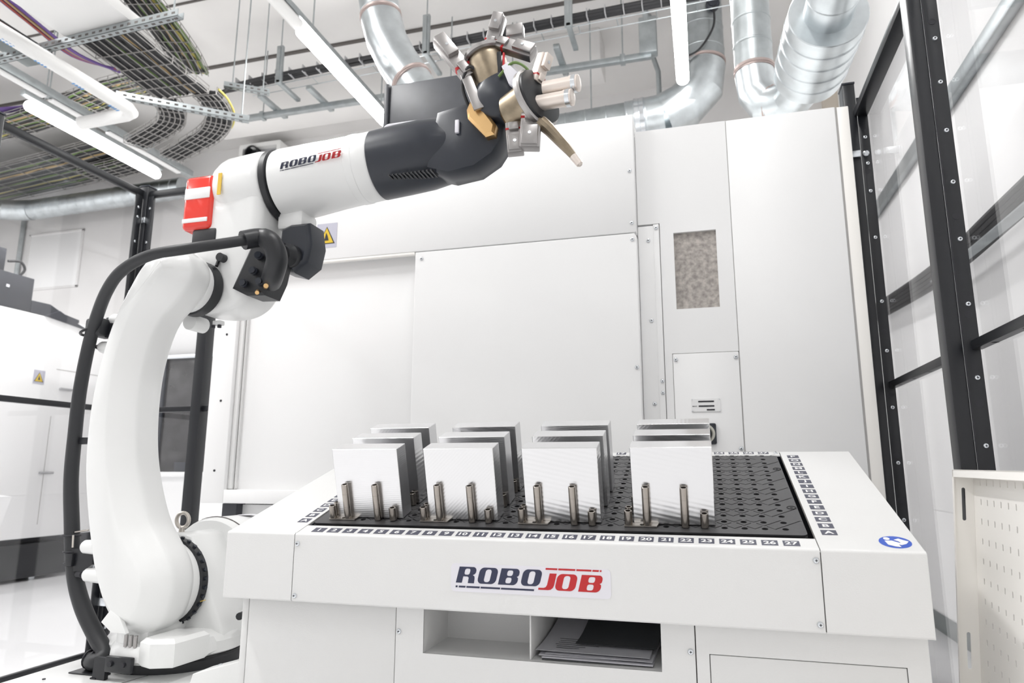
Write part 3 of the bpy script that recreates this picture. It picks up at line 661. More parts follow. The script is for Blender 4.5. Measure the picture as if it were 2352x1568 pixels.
# company lettering wrapped on the forearm
def wrap_logo(parent, s0, ang0, hgt, R):
    e_up = Vector((0, 0, 1)) - fdir*fdir.z; e_up.normalize(); e_n = fdir.cross(e_up) * 1.0
    if e_n.y > 0: e_n = -e_n
    for nm, grp, m in (('navy_lettering', NAVY, 'logo_navy'), ('red_lettering', RED, 'logo_red')):
        b = B()
        for g in grp:
            t = B().fill([[(x*hgt, y*hgt) for x, y in l] for l in g], .0001, lambda a, c, d: (a, c, 0) )
            q = bmesh.new(); vv = [q.verts.new(p) for p in t.v]
            for f in t.f:
                try: q.faces.new([vv[i] for i in f])
                except ValueError: pass
            for k in range(-6, 15):
                bmesh.ops.bisect_plane(q, geom=list(q.verts)+list(q.edges)+list(q.faces), plane_co=(0, k*hgt*.1, 0), plane_no=(0, 1, 0))
            for v_ in q.verts:
                a = ang0 + v_.co.y/R; v_.co = RO + fr0 + fdir*(s0+v_.co.x) + R*(math.cos(a)*e_n + math.sin(a)*e_up)
            b.bm(q)
        part(nm, b, m, parent, 0)
sk = part('forearm_decal', R_().box(fr0+fdir*.225+Vector((0, -.1135, .005)), fr0+fdir*.227+Vector((0, -.1134, .006))), 'sticker', rb)
wrap_logo(sk, .235, math.radians(-2), .0215, .1155)
part('back_cover', R_().box((-.088, -.052, 1.246), (.020, .15, 1.424), .016, 3), 'red_cover', rb, 40, label='glossy red plastic cover on the robot elbow')
part('highlight_strip', R_().box((-.080, -.0545, 1.345), (.012, -.050, 1.381), .002, 2), 'lamp_white', rb, label='white strip painted as a lamp highlight on the red cover')  # both white plates stand in for a tube lamp's highlight on the gloss
part('highlight_strip', R_().box((-.082, -.0540, 1.268), (.010, -.050, 1.282), .0015, 2), 'lamp_white', rb, label='white strip painted as a lamp highlight on the red cover')
part('cover_base', R_().box((-.050, -.045, 1.19), (.04, .12, 1.25), .01), 'black_plastic', rb)
part('warning_tag', R_().box((.048, -.0645, 1.345), (.060, -.0615, 1.415), 0, 1), 'yellow_label', rb)
# connector panel and side motor under the forearm
pn = [(.125, 1.045), (.178, 1.019), (.238, 1.016), (.260, 1.065), (.272, 1.131), (.258, 1.190), (.193, 1.199)]
cpn = part('connector_panel', R_().slab(pn, [(-.060, .008), (-.054, 0), (.02, 0)], 'y'), 'black_plastic', rb)
cn = R_()
for x, z in ((.170, 1.055), (.200, 1.090), (.215, 1.135), (.225, 1.055)): cn.lathe((x, -.056, z), (x+.3, -1, z-.1), [(0, .012), (.02, .012), (.02, .009), (.03, .009)], 14)
part('plug', cn, 'dark_cover', cpn)
part('brass_plug', R_().cyl((.240, -.056, 1.040), (.262, -.085, 1.035), .007, 10), 'brass', cpn)
part('brass_plug', R_().cyl((.215, -.056, 1.030), (.23, -.08, 1.018), .006, 10), 'brass', cpn)
mo = [(.215, 1.165), (.222, 1.25), (.255, 1.262), (.318, 1.262), (.330, 1.195), (.318, 1.135), (.275, 1.105), (.225, 1.118)]
mt = part('elbow_motor', R_().slab(mo, [(.02, .012), (.028, .003), (.036, 0), (.11, 0), (.125, .012)], 'y'), 'dark_cover', rb)
part('motor_plug', R_().lathe((.268, .022, 1.155), (.262, -.10, 1.14), [(0, .036), (.02, .036), (.03, .030), (.045, .026)], 28), 'black_plastic', mt)
part('motor_bracket', R_().box((.20, .03, 1.25), (.29, .12, 1.31), .012), 'robot_paint', rb)
part('knob', R_().cyl((.075, -.062, 1.145), (.075, -.035, 1.145), .013, 14).cyl((.058, -.05, 1.12), (.058, -.04, 1.15), .005, 8), 'black_plastic', rb)
part('elbow_stop', R_().lathe((-.03, -.04, .955), (-.03, .05, .955), [(0, .024), (.06, .024)], 16), 'robot_paint', rb)
part('elbow_stop', R_().box((.035, -.02, .945), (.065, .0, .96), .003), 'robot_paint', rb)
part('stop_bolt', R_().cyl((.04, -.02, .945), (.04, -.02, .936), .006, 8), 'ink', rb)
part('stop_bolt', R_().cyl((.062, -.02, .945), (.062, -.02, .936), .006, 8), 'ink', rb)
# wrist
w0 = fr0+fdir*.508; w1 = Vector((.84, .085, 1.490))
wr = R_().lathe(w0, fr0+fdir*2, [(0, .102), (.004, .1065), (.08, .107), (.16, .106), (.21, .100), (.26, .084), (.30, .058), (.32, .03)], 48)
part('wrist_housing', wr, 'dark_cover', rb, 40)
vl = R_()
for k in range(12): vl.box((.60+.012*k, -.020, 1.360), (.605+.012*k, .03, 1.364))
part('vent_rib', vl, 'black_plastic', rb)
part('wrist_reflection', R_().slab(rrect(.55, 1.49, .69, 1.556, .02), [(.03, .004), (.034, 0), (.10, 0), (.104, .004)], 'y'), 'sticker', rb, label='pale plate painted as a reflection along the top of the wrist')  # pale plate stands in for light reflected off the black wrist
fk = R_().slab([(.71, 1.375), (.78, 1.352), (.86, 1.362), (.915, 1.395), (.945, 1.44), (.955, 1.53), (.92, 1.575), (.85, 1.57), (.74, 1.55)], [(-.012, .022), (-.005, .006), (.008, 0), (.085, 0), (.10, .012)], 'y')
part('wrist_fork', fk, 'dark_cover', rb, 40)
R_ = lambda: B(lambda p: RO + Vector(p) + Vector((.004, 0, -.024)))      # the wrist sits a little lower
part('brass_block', R_().slab([(.842, 1.548), (.853, 1.575), (.880, 1.566), (.930, 1.490), (.925, 1.462), (.900, 1.457), (.846, 1.520)], [(-.040, .008), (-.033, 0), (-.006, 0)], 'y'), 'brass', rb, label='brass coloured block on the wrist joint')
part('cable_clip', R_().box((.802, -.022, 1.49), (.814, -.012, 1.53), .002), 'sticker', rb)
part('wrist_joint', R_().lathe((.937, .13, 1.585), (.937, -1, 1.575), [(0, .05), (.01, .066), (.03, .076), (.15, .078), (.17, .070), (.185, .048)], 40), 'dark_cover', rb, 40)
# double gripper
gr = part('gripper', R_().lathe((.945, .03, 1.585), Vector((.945, .03, 1.585))+Vector((.9, -.45, -.1)), [(0, .05), (.05, .05), (.055, .045)], 28), 'black_plastic', rb, label='double gripper with bronze bodies and grey jaws')
ga = Vector((-.30, -.12, .95)).normalized(); g0 = Vector((.918, .0, 1.625))
part('gripper_body', R_().lathe(g0-ga*.02, g0+ga, [(0, .046), (.01, .054), (.10, .056), (.125, .048), (.14, .040)], 32), 'bronze', gr)
part('gripper_body', R_().box((.835, -.03, 1.625), (.885, .03, 1.70), .012), 'bronze', gr)
gb = Vector((.86, -.44, .20)).normalized(); g1 = Vector((.968, -.01, 1.520))
part('gripper_body', R_().lathe(g1, g1+gb, [(0, .050), (.01, .060), (.075, .060), (.085, .054), (.10, .050)], 32), 'bronze', gr)
def blade(p, q, w, t, n):
    """matrix of a bar from p to q, wide along n x (q - p), thin along n"""
    p, q, n = Vector(p), Vector(q), Vector(n).normalized(); d = (q-p); L_ = d.length; d.normalize(); n = (n-d*n.dot(d)).normalized(); sd = n.cross(d)
    return Matrix(((d.x, sd.x, n.x, p.x), (d.y, sd.y, n.y, p.y), (d.z, sd.z, n.z, p.z), (0, 0, 0, 1))), L_
def jaw(p, q, w, t, n, m, pad=.5):
    """a stepped jaw from p to q with a raised gripping pad near its tip"""
    M4, L_ = blade(p, q, w, t, n)
    j = part('jaw', R_().box((0, -w/2, -t/2), (L_, w/2, t/2), .003, 2, M4).box((L_*pad, -w*.4, t*.45), (L_, w*.4, t*1.0), .003, 2, M4).box((L_*.05, -w*.3, t*.45), (L_*.3, w*.3, t*.8), .002, 2, M4), m, gr)
    part('red_line', R_().box((L_*.2, -w*.505, -t*.2), (L_*.26, w*.505, t*.515), 0, 1, M4), 'logo_red', j)
    part('jaw_screw', R_().cyl(M4 @ Vector((L_*.72, 0, t*.98)), M4 @ Vector((L_*.72, 0, t*1.06)), .0045, 10), 'zinc', j)
    return j
t0 = g0+ga*.10
part('jaw_plate', R_().lathe(t0, t0+ga, [(0, .054), (.004, .060), (.014, .060), (.018, .054)], 36), 'jaw_steel', gr)
F = (.2, -1, .25)
jaw((.850, -.03, 1.650), (.752, -.03, 1.785), .046, .028, F, 'jaw_steel')
jaw((.905, -.02, 1.735), (.935, -.02, 1.835), .040, .028, F, 'jaw_steel')
jaw((.930, -.03, 1.745), (1.038, -.03, 1.690), .042, .026, F, 'jaw_steel')
part('finger', R_().box((.955, -.03, 1.765), (1.005, .0, 1.800), .004), 'jaw_steel', gr)
part('guide_rod', R_().cyl((.925, .0, 1.70), (.918, .0, 1.80), .013, 14), 'dark_cover', gr)
part('slide_rail', R_().box((.935, -.05, 1.625), (.948, -.035, 1.705), .002), 'black_plastic', gr)
part('slide_rail', R_().box((.952, -.05, 1.620), (.958, -.04, 1.70), .002), 'logo_red', gr)
t1 = g1+gb*.085
part('jaw_plate', R_().lathe(t1-gb*.002, t1+gb, [(0, .080), (.004, .086), (.016, .086), (.020, .080)], 36), 'jaw_steel', gr)
part('toothed_rim', R_().lathe(t1+gb*.018, t1+gb, [(0, .078), (.008, .078), (.010, .070)], 36), 'black_plastic', gr)
pa = Vector((.98, -.16, -.06)).normalized()
for c_ in (Vector((1.075, -.06, 1.560)), Vector((1.060, -.07, 1.515))):
    part('piston', R_().lathe(c_, c_+pa, [(0, .021), (.075, .021), (.075, .0225), (.098, .0225), (.10, .018)], 20), 'pale_steel', gr)
    part('piston_cap', R_().lathe(c_+pa*.082, c_+pa, [(0, .0235), (.012, .0235)], 20), 'zinc', gr)
jaw((1.050, -.055, 1.585), (1.075, -.055, 1.665), .036, .024, (1, -.4, .2), 'pale_steel')
jaw((1.040, -.06, 1.500), (1.035, -.07, 1.385), .055, .030, F, 'jaw_steel')
jaw((.985, -.05, 1.475), (.995, -.06, 1.380), .045, .026, F, 'jaw_steel')
part('long_finger', R_().tube([(1.05, -.06, 1.48), (1.09, -.065, 1.436), (1.135, -.065, 1.378), (1.164, -.065, 1.337)], [.020, .017, .013, .008], 10), 'bronze', gr)
part('finger_tip', R_().lathe((1.153, -.065, 1.352), (1.173, -.065, 1.322), [(0, .011), (.03, .009), (.034, .005)], 12), 'pale_steel', gr)
part('air_tube', R_().tube(catmull([(.945, -.06, 1.62), (.99, -.075, 1.645), (1.03, -.075, 1.62), (1.05, -.065, 1.57)], 5), .004, 8), 'cable_green', gr)
part('air_tube', R_().tube(catmull([(.845, -.02, 1.56), (.83, -.04, 1.62), (.85, -.05, 1.67), (.88, -.04, 1.66)], 5), .005, 8), 'cable_black', gr)
M4, L_ = blade((.885, -.05, 1.535), (.835, -.04, 1.665), .03, .008, F)
part('blade_plate', R_().box((0, -.015, -.004), (L_, .015, .004), .002, 2, M4), 'jaw_steel', gr)
part('cover_shell', R_().slab([(.955, 1.645), (.975, 1.655), (1.01, 1.615), (1.03, 1.57), (1.0, 1.565), (.975, 1.59)], [(-.075, .006), (-.068, 0), (-.05, 0)], 'y'), 'sticker', gr)
R_ = lambda: B(RT)
# hose with clamps
part('hose_boot', R_().tube(catmull([(.245, -.04, 1.060), (.285, -.085, 1.072), (.310, -.110, 1.108), (.296, -.125, 1.150), (.262, -.130, 1.164), (.235, -.165, 1.147)], 5), [.030]*13+[.029]*6+[.027]*7, 14), 'black_plastic', rb, 60)
hp = [(.262, -.130, 1.164), (.21, -.20, 1.130), (.14, -.262, 1.100), (.035, -.283, 1.083), (-.06, -.275, 1.05), (-.13, -.25, 1.005), (-.200, -.21, .94), (-.250, -.18, .86), (-.278, -.165, .737), (-.288, -.155, .612), (-.288, -.15, .489), (-.267, -.15, .369), (-.248, -.15, .276), (-.227, -.15, .208), (-.185, -.155, .142), (-.128, -.16, .079), (-.085, -.17, .042), (-.090, -.19, .026), (-.125, -.17, .025), (-.150, -.12, .028), (-.155, -.05, .04), (-.15, .02, .06), (-.13, .10, .10)]
hq = catmull(hp, 6)
part('hose', R_().tube(hq, [.0150+.0060*min(1, max(0, (i/len(hq)-.12)/.5)) for i in range(len(hq))], 14), 'black_rubber', rb, 60, label='thick black corrugated cable hose along the arm')
for i, p in enumerate(((-.262, .335), (-.252, .292), (-.245, .262))):
    part('cable_tie', R_().tube([(p[0]+.0225*math.cos(2*PI*k/16), -.15+.0225*math.sin(2*PI*k/16), p[1]) for k in range(16)], .0028, 6, closed=True), 'ink', rb)
part('hose_clamp', R_().slab([(-.245, .300), (-.205, .302), (-.165, .285), (-.165, .262), (-.19, .245), (-.24, .240)], [(-.165, 0), (-.155, 0)], 'y'), 'black_powder', rb)
part('hose_clamp', R_().box((-.25, -.175, .255), (-.225, -.12, .29), .004), 'black_powder', rb)
part('clamp_wire', R_().tube([(-.24, -.16, .345), (-.19, -.165, .352)], .0025, 6), 'bracket_steel', rb)
part('clamp_wire', R_().tube([(-.235, -.17, .338), (-.232, -.17, .305)], .0025, 6), 'bracket_steel', rb)
part('hose_clamp', R_().box((-.252, -.20, .895), (-.195, -.125, .945), .008).box((-.21, -.17, .89), (-.17, -.14, .935), .006).tube([(-.238+.024*math.cos(2*PI*k/16), -.19+.024*math.sin(2*PI*k/16), .905+.008*math.cos(2*PI*k/16)) for k in range(16)], .004, 6, closed=True), 'black_powder', rb)
part('hose_stay', R_().box((-.27, -.158, .586), (-.20, -.146, .606), .003), 'black_powder', rb)
part('foot_clamp', R_().box((-.15, -.215, .0005), (-.055, -.13, .004), .001).box((-.056, -.238, .0005), (-.04, -.19, .004)).slab([(-.052, -.236), (-.012, -.238), (-.012, -.226), (-.052, -.222)], [(.001, 0), (.052, .001)], 'z'), 'black_powder', rb)
part('foot_bracket', R_().box((-.014, -.240, .020), (.066, -.226, .058), .004), 'black_powder', rb)
for x in (-.130, -.112): part('cable_tie', R_().tube([(x, -.172+.023*math.cos(2*PI*k/16), .0265+.0215*math.sin(2*PI*k/16)) for k in range(16)], .0028, 6, closed=True), 'ink', rb)
part('clamp_bolt', R_().cyl((.005, -.240, .041), (.005, -.245, .041), .007, 8), 'ink', rb)
part('clamp_bolt', R_().cyl((.044, -.240, .041), (.044, -.245, .041), .007, 8), 'ink', rb)

# ================================================================== safety fences
def post_b(x, y, w, z1, d=None): return B().box((x, y, 0), (x+w, y+(d or w), z1), .003)
lf = thing('safety_fence', 'black framed safety fence with clear panes at left, behind the robot', 'fence', (-2.7, 2.6, 0))
part('post', post_b(-2.725, 2.65, .055, 2.42), 'black_powder', lf, label='corner post')
part('post_cap', B().box((-2.727, 2.648, 2.42), (-2.668, 2.707, 2.428), .002), 'dark_cover', lf)
part('post', post_b(-2.745, 1.86, .055, 2.42), 'black_powder', lf)
part('post_cap', B().box((-2.747, 1.858, 2.42), (-2.688, 1.917, 2.428), .002), 'dark_cover', lf)
part('post', post_b(-2.295, 2.65, .055, 2.42), 'black_powder', lf)
for nm, z0, z1 in (('top_rail', 2.365, 2.40), ('middle_rail', 1.268, 1.293), ('bottom_rail', .165, .20)):
    part(nm, B().box((-2.715, 1.915, z0), (-2.695, 2.65, z1), .002), 'black_powder', lf)
    part(nm, B().box((-2.735, .6, z0), (-2.715, 1.86, z1), .002), 'black_powder', lf)
    part(nm, B().box((-2.67, 2.665, z0), (-2.295, 2.685, z1), .002), 'black_powder', lf)
    part(nm, B().box((-2.24, 2.665, z0), (-2.03, 2.685, z1), .002), 'black_powder', lf)
for y0, y1, x in ((1.905, 2.64, -2.722), (.6, 1.87, -2.742)):
    part('pane', B().box((x-.004, y0, .19), (x, y1, 2.375)), 'clear_pane', lf, label='clear plastic pane')
part('pane', B().box((-2.675, 2.69, .19), (-2.29, 2.694, 2.375)), 'clear_pane', lf, label='clear plastic pane')
part('pane_frame', B().box((-2.70, 2.605, .20), (-2.692, 2.645, 2.365), .001), 'black_powder', lf)
part('pane_frame', B().box((-2.668, 2.655, .20), (-2.635, 2.661, 2.365), .001), 'black_powder', lf)
zs = [.30+.26*k for k in range(8)]
screws(lf, [(-2.6925+.0005, 2.625, z) for z in zs+[2.30, 2.25]], (1, 0, 0), .008)
screws(lf, [(-2.652, 2.655, z) for z in zs+[2.30]], (0, -1, 0), .008)
part('corner_bracket', B().box((-2.712, 2.644, 2.222), (-2.68, 2.651, 2.252), .003), 'zinc', lf)
part('corner_bracket', B().box((-2.676, 2.64, 2.222), (-2.664, 2.675, 2.252), .003), 'zinc', lf)
part('corner_bracket', B().box((-2.72, 2.63, .395), (-2.64, 2.65, .43), .003), 'zinc', lf)

rf = thing('safety_fence', 'black framed safety fence with clear panes at the right', 'fence', (.62, 1.9, 0))
part('post', post_b(.572, 2.65, .043, 2.46, .07), 'black_powder', rf)
part('post_cap', B().box((.570, 2.648, 2.46), (.617, 2.722, 2.468), .002), 'dark_cover', rf)
part('post', post_b(.5745, 1.85, .0345, 2.52, .055), 'black_powder', rf)
part('flange', B().box((.6155, 2.649, .1), (.650, 2.653, 2.40), .001), 'black_powder', rf)
part('flange', B().box((.6115, 1.849, .1), (.645, 1.853, 2.52), .001), 'black_powder', rf)
part('groove', B().box((.6085, 1.8475, .05), (.6115, 1.8505, 2.5)), 'ink', rf)
part('pane', B().box((.650, 1.93, .12), (.654, 2.655, 2.37)), 'clear_pane', rf, label='clear plastic pane')
part('pane', B().box((.645, .55, .12), (.649, 1.853, 2.55)), 'clear_pane', rf, label='clear plastic pane')
for y0, y1, x in ((1.99, 2.649, .630), (.6, 1.848, .626)):
    part('middle_rail', B().box((x, y0, 1.290), (x+.0035, y1, 1.310), .001).box((x, y0, 1.287), (x+.022, y1, 1.2905), .001), 'black_powder', rf)
    hl_ = B()
    for k in range(6): hl_.cyl((x+.012, y1-.10-.16*k, 1.2868), (x+.012, y1-.10-.16*k, 1.2866), .006, 10)
    part('rail_hole', hl_, 'ink', rf)
part('top_rail', B().box((.605, 1.92, 2.325), (.652, 2.652, 2.355), .002), 'black_powder', rf)
part('top_rail', B().box((.605, .6, 2.50), (.65, 1.85, 2.53), .002), 'black_powder', rf)
part('cross_rail', B().box((.615, 2.651, .1), (.65, 2.665, .13), .002), 'black_powder', rf)
screws(rf, [(.634, 2.649, z) for z in (2.235, 2.02, 1.84, 1.60, 1.42, 1.22, 1.03, .84, .62, 2.13)], (0, -1, 0), .0075)
screws(rf, [(.630, 1.849, z) for z in (2.115, 1.99, 1.855, 1.715, 1.565, 1.40, 1.22, 1.06, .92)], (0, -1, 0), .0066)
hb = B()
for z in (1.49, 1.265, 1.055, .905, 2.10): hb.lathe((.632, 2.6488, z), (.632, 2.64, z), [(0, .0095), (.0006, .0095), (.0006, .0075), (.0001, .0075)], 16)
for z in (2.165, 1.625, 1.375, 1.16): hb.lathe((.6285, 1.8488, z), (.6285, 1.84, z), [(0, .0088), (.0006, .0088), (.0006, .007), (.0001, .007)], 16)
part('flange_hole', hb, 'ink', rf)
part('post_clip', B().box((.560, 2.636, 2.155), (.612, 2.65, 2.182), .004), 'zinc', rf)
part('post_clip', B().box((.552, 2.636, 2.135), (.562, 2.68, 2.182), .003), 'zinc', rf)
part('post_clip', B().lathe((.630, 2.649, 2.168), (.630, 2.63, 2.168), [(0, .012), (.008, .011), (.011, .006)], 16), 'zinc', rf)

# perforated panel leaning at the right
D_ = Vector((.0418, .9991, .0094)); N_ = Vector((.9967, -.041, -.0698)); E_ = Vector((.0693, -.0123, .9975)); Pp = Vector((.5014, 1.5188, .9801))
PT = lambda p: Pp - D_*p[0] + E_*p[1] - N_*p[2]     # (towards the viewer, up, towards the table)
pp = thing('perforated_panel', 'cream perforated tool panel with rows of small slots, standing at far right', 'panel', tuple(Pp - E_*.9))
u_end = .78; e_lo = -.93
lp = [[(-.040, e_lo), (u_end, e_lo), (u_end, .020), (-.040, .020)]]
for r in range(25):
    for k in range(22):
        x = k*.0350+(.0008*r*.4); y = -.0362*r
        lp.append([(x-.0022, y-.0048), (x+.0022, y-.0062), (x+.0022, y+.0048), (x-.0022, y+.0062)])
part('perforated_sheet', B(PT).fill(lp, .0015, lambda a, b, c: Vector((a, b, c))), 'cream_paint', pp, 20)
part('backing_sheet', B(PT).box((-.040, e_lo, -.010), (u_end, .020, -.008)), 'cream_paint', pp)
fl = B(PT).fill([[(-.0, e_lo), (.036, e_lo), (.036, .022), (-.0, .022)], rrect(.015, -.075, .0215, -.012, .0032, 4), rrect(.015, -.348, .0215, -.282, .0032, 4), rrect(.015, -.64, .0215, -.575, .0032, 4)], .0015, lambda a, b, c: Vector((-.0408+c, b, a)))
part('side_flange', fl, 'cream_paint', pp)
part('top_flange', B(PT).box((-.0415, .0200, -.001), (u_end, .0218, .0365)).box((-.0415, .0075, .0352), (u_end, .0215, .0365)), 'cream_paint', pp)
part('flange_lip', B(PT).box((-.0415, e_lo, .0352), (-.034, .02, .0365)), 'cream_paint', pp)

# ================================================================== things in the air: ducts
def duct(path, r, n=26, step=.11, ridge=.003):
    pts = catmull(path, 8); out = [pts[0]]; 
    for p in pts[1:]:
        if (p-out[-1]).length > .02: out.append(p)
    acc = 0; rad = []
    for i, p in enumerate(out):
        if i: acc += (p-out[i-1]).length
        rad.append(r+(ridge if (acc % step) < .022 else 0))
    return B().tube(out, rad, n)
def collar(c, ax, r, w=.03): return B().lathe(Vector(c)-Vector(ax).normalized()*w/2, Vector(c)+Vector(ax), [(0, r), (.002, r+.006), (w/2-.002, r+.003), (w/2, r+.006), (w/2+.002, r+.003), (w-.002, r+.006), (w, r)], 26)
def straight(a, c, r, gap=.12): 
    L = (Vector(c)-Vector(a)).length; pr = []; t = 0
    while t < L-.02:
        pr += [(t, r), (t+gap-.014, r), (t+gap-.010, r+.003), (t+gap-.004, r+.003)]; t += gap
    pr = [p for p in pr if p[0] < L]+[(L, r)]
    return B().lathe(a, c, pr, 30)
def gores(pts, r):
    """mitred elbow from straight segments"""
    return B().tube(pts, r, 30, caps=False)
d1 = thing('air_duct', 'galvanised round duct bending down behind the dark grey box', 'duct', (-1.7, 3.3, 4.0))
part('duct_section', straight((-1.98, 3.3, 4.98), (-1.745, 3.3, 3.66), .118, .22), 'galvanised', d1)
part('elbow', gores([(-1.745, 3.3, 3.66), (-1.70, 3.3, 3.50), (-1.62, 3.3, 3.34), (-1.53, 3.3, 3.20)], .121), 'galvanised', d1, 20)
part('collar', collar((-1.745, 3.3, 3.66), (.18, 0, -1), .119), 'duct_seam', d1)
part('collar', collar((-1.53, 3.3, 3.20), (.55, 0, -.8), .119), 'duct_seam', d1)
part('duct_section', straight((-1.53, 3.3, 3.20), (-1.22, 3.3, 2.72), .117, .16), 'galvanised', d1)
part('duct_end', straight((-1.22, 3.3, 2.72), (-1.17, 3.3, 2.50), .117, .16), 'galvanised', d1)
d2 = thing('air_duct', 'galvanised round duct beside the bright lamp turning left above the machine', 'duct', (.13, 5.3, 4.6))
part('duct_section', straight((.124, 5.34, 4.99), (.124, 5.34, 4.28), .180, .2), 'galvanised_dull', d2)
part('elbow', gores([(.124, 5.34, 4.28), (.10, 5.34, 4.08), (-.03, 5.34, 3.95), (-.20, 5.34, 3.875)], .186), 'galvanised', d2, 20)
part('collar', collar((.124, 5.34, 4.29), (0, 0, 1), .182), 'duct_seam', d2)
part('duct_section', straight((-.20, 5.34, 3.875), (-.50, 5.34, 3.85), .182, .15), 'galvanised', d2)
part('collar', collar((-.39, 5.34, 3.86), (1, 0, .05), .184, .08), 'zinc', d2)
part('duct_section', straight((-.50, 5.34, 3.87), (-1.75, 5.34, 3.82), .160, .17), 'galvanised_dull', d2)
part('sensor_plug', B().lathe((.225, 5.19, 4.71), (.26, 4.9, 4.68), [(0, .055), (.035, .055), (.05, .04), (.07, .04)], 16), 'dark_cover', d2)
part('sensor_cable', B().tube(catmull([(.23, 5.13, 4.66), (.22, 5.13, 4.48), (.10, 5.13, 4.30), (-.03, 5.16, 4.27)], 6), .009, 6), 'cable_black', d2)
part('hanger', B().tube([(-.8, 5.34, 4.0), (-.8, 5.34, 4.99)], .006, 6), 'galvanised_dull', d2)
part('hanger', B().tube([(-1.5, 5.34, 4.0), (-1.5, 5.34, 4.99)], .006, 6), 'galvanised_dull', d2)
d3 = thing('air_duct', 'galvanised duct with a fat silencer and a swept bend at upper right', 'duct', (.45, 3.2, 3.5))
part('duct_section', straight((.335, 3.42, 4.98), (.335, 3.42, 3.02), .095, .14), 'galvanised_dull', d3)
part('elbow', gores([(.335, 3.42, 3.02), (.345, 3.42, 2.90), (.385, 3.40, 2.82), (.44, 3.36, 2.795), (.49, 3.30, 2.79), (.52, 3.18, 2.785), (.535, 3.08, 2.785)], .098), 'galvanised', d3, 20)
part('collar', collar((.335, 3.42, 3.03), (0, 0, 1), .096), 'duct_seam', d3)
part('collar', collar((.41, 3.39, 2.808), (.06, -.03, -.02), .097), 'duct_seam', d3)
s0, s1 = Vector((.535, 3.10, 2.785)), Vector((.555, 2.68, 2.795)); sl = (s1-s0).length
prs = [(0, .10), (.0, .150)]
for k in range(4): t = .08+.085*k; prs += [(t-.008, .152), (t-.004, .156), (t+.004, .156), (t+.008, .152)]
part('silencer', B().lathe(s0, s1, prs+[(sl-.004, .152), (sl, .149), (sl, .095)], 44), 'galvanised', d3)
part('duct_section', straight(s1-(s1-s0).normalized()*.02, (.60, 1.2, 2.93), .094, .12), 'galvanised', d3)
part('hanger', B().tube([(.55, 2.9, 2.94), (.55, 2.9, 4.99)], .006, 6), 'galvanised_dull', d3)
d4 = thing('air_duct', 'long galvanised duct along the back wall, seen through the left fence', 'duct', (-7.5, 6.4, 4.3))
part('duct_section', straight((-8.25, 6.38, 4.30), (-5.9, 6.38, 4.34), .125, .14), 'galvanised', d4)
part('elbow', gores([(-8.25, 6.38, 4.30), (-8.45, 6.34, 4.30), (-8.62, 6.26, 4.30), (-8.72, 6.0, 4.30)], .13), 'galvanised', d4, 20)
part('duct_section', straight((-8.72, 6.0, 4.30), (-8.72, 2.0, 4.30), .125, .14), 'galvanised', d4)
part('wall_bracket', B().box((-7.0, 6.42, 4.45), (-6.95, 6.79, 4.49)).box((-8.1, 6.42, 4.42), (-8.05, 6.79, 4.46)), 'galvanised_dull', d4)

# ---- ceiling lamps
def lamp(x, y0, y1, z, label, rail0):
    t = thing('tube_lamp', label, 'lamp', (x, (y0+y1)/2, z), 'glowing tube lamps under the ceiling')
    part('tube', B().tube([(x, y0, z), (x, y0+.02, z), (x, y1-.02, z), (x, y1, z)], [.034, .047, .047, .034], 16), 'lamp_glow', t)
    part('trunking', B().box((x-.028, rail0, z+.062), (x+.028, y1+.03, z+.11), .006), 'galvanised_dull', t)
    if rail0 < y0-.3: part('unlit_tube', B().tube([(x, rail0, z+.015), (x, y0-.03, z+.015)], .042, 12), 'white_plastic', t)
    for yy in (y0+.15, y1-.1): part('hanger', B().tube([(x, yy, z+.1), (x, yy, 4.99)], .006, 6), 'galvanised_dull', t)
lamp(-2.565, 3.69, 5.02, 4.0, 'long glowing tube lamp running towards the dark grey box', 1.5)
lamp(-5.33, 3.95, 5.40, 4.0, 'glowing tube lamp at left above the fence corner post', 3.9)
lamp(-.033, 3.0, 5.05, 4.0, 'glowing tube lamp in front of the vertical duct at right', 1.5)

# ---- cables, baskets and struts at upper left
def basket(name, label, centre, w, z_h, parent=None, step=.085, lines=7, wr=.0045, cat='cable tray', grp=None):
    """a wire basket along a path: lengthwise and crosswise wires (one joined part) and two upturned sides"""
    pts = catmull(centre, 8); L = [Vector(pts[0])]
    for p in pts:
        if (p-L[-1]).length > step*.5: L.append(p)
    nrm = []
    for i in range(len(L)):
        d = (L[min(len(L)-1, i+1)]-L[max(0, i-1)]); d.z = 0; d.normalize(); nrm.append(Vector((-d.y, d.x, 0)))
    t = parent or thing(name, label, cat, tuple(L[len(L)//2]), grp)
    b = B()
    for k in range(lines):
        o = w*(k/(lines-1)-.5); b.tube([p+n*o for p, n in zip(L, nrm)], wr, 4)
    for sd in (-.5, .5):
        for hh in (.03, .06): b.tube([p+n*(w*sd)+Vector((0, 0, hh)) for p, n in zip(L, nrm)], wr, 4)
    for i in range(0, len(L), 2):
        p, n = L[i], nrm[i]; b.tube([p-n*w/2+Vector((0, 0, .06)), p-n*w/2, p+n*w/2, p+n*w/2+Vector((0, 0, .06))], wr, 4)
    part('wire_mesh', b, 'wire_grey', t, 0, kind='stuff')
    return t, L, nrm
def cables(t, L, nrm, w, cols, r=.014, dz=.02, i0=0, i1=None):
    cols = [c for q in cols for c in ((q, 'cable_black') if q != 'cable_black' else (q, q))]; n = len(cols)
    for k, c_ in enumerate(cols):
        o = w*((k+.5)/n-.5); rr = max(r, w/n*.52)*random.uniform(.85, 1.08)
        part('cable', B().tube([p+q_*(o+random.uniform(-.004, .004))+Vector((0, 0, dz+random.uniform(-.004, .012))) for p, q_ in list(zip(L, nrm))[i0:i1]], rr, 6), c_, t, 60)
bk = ['cable_black']
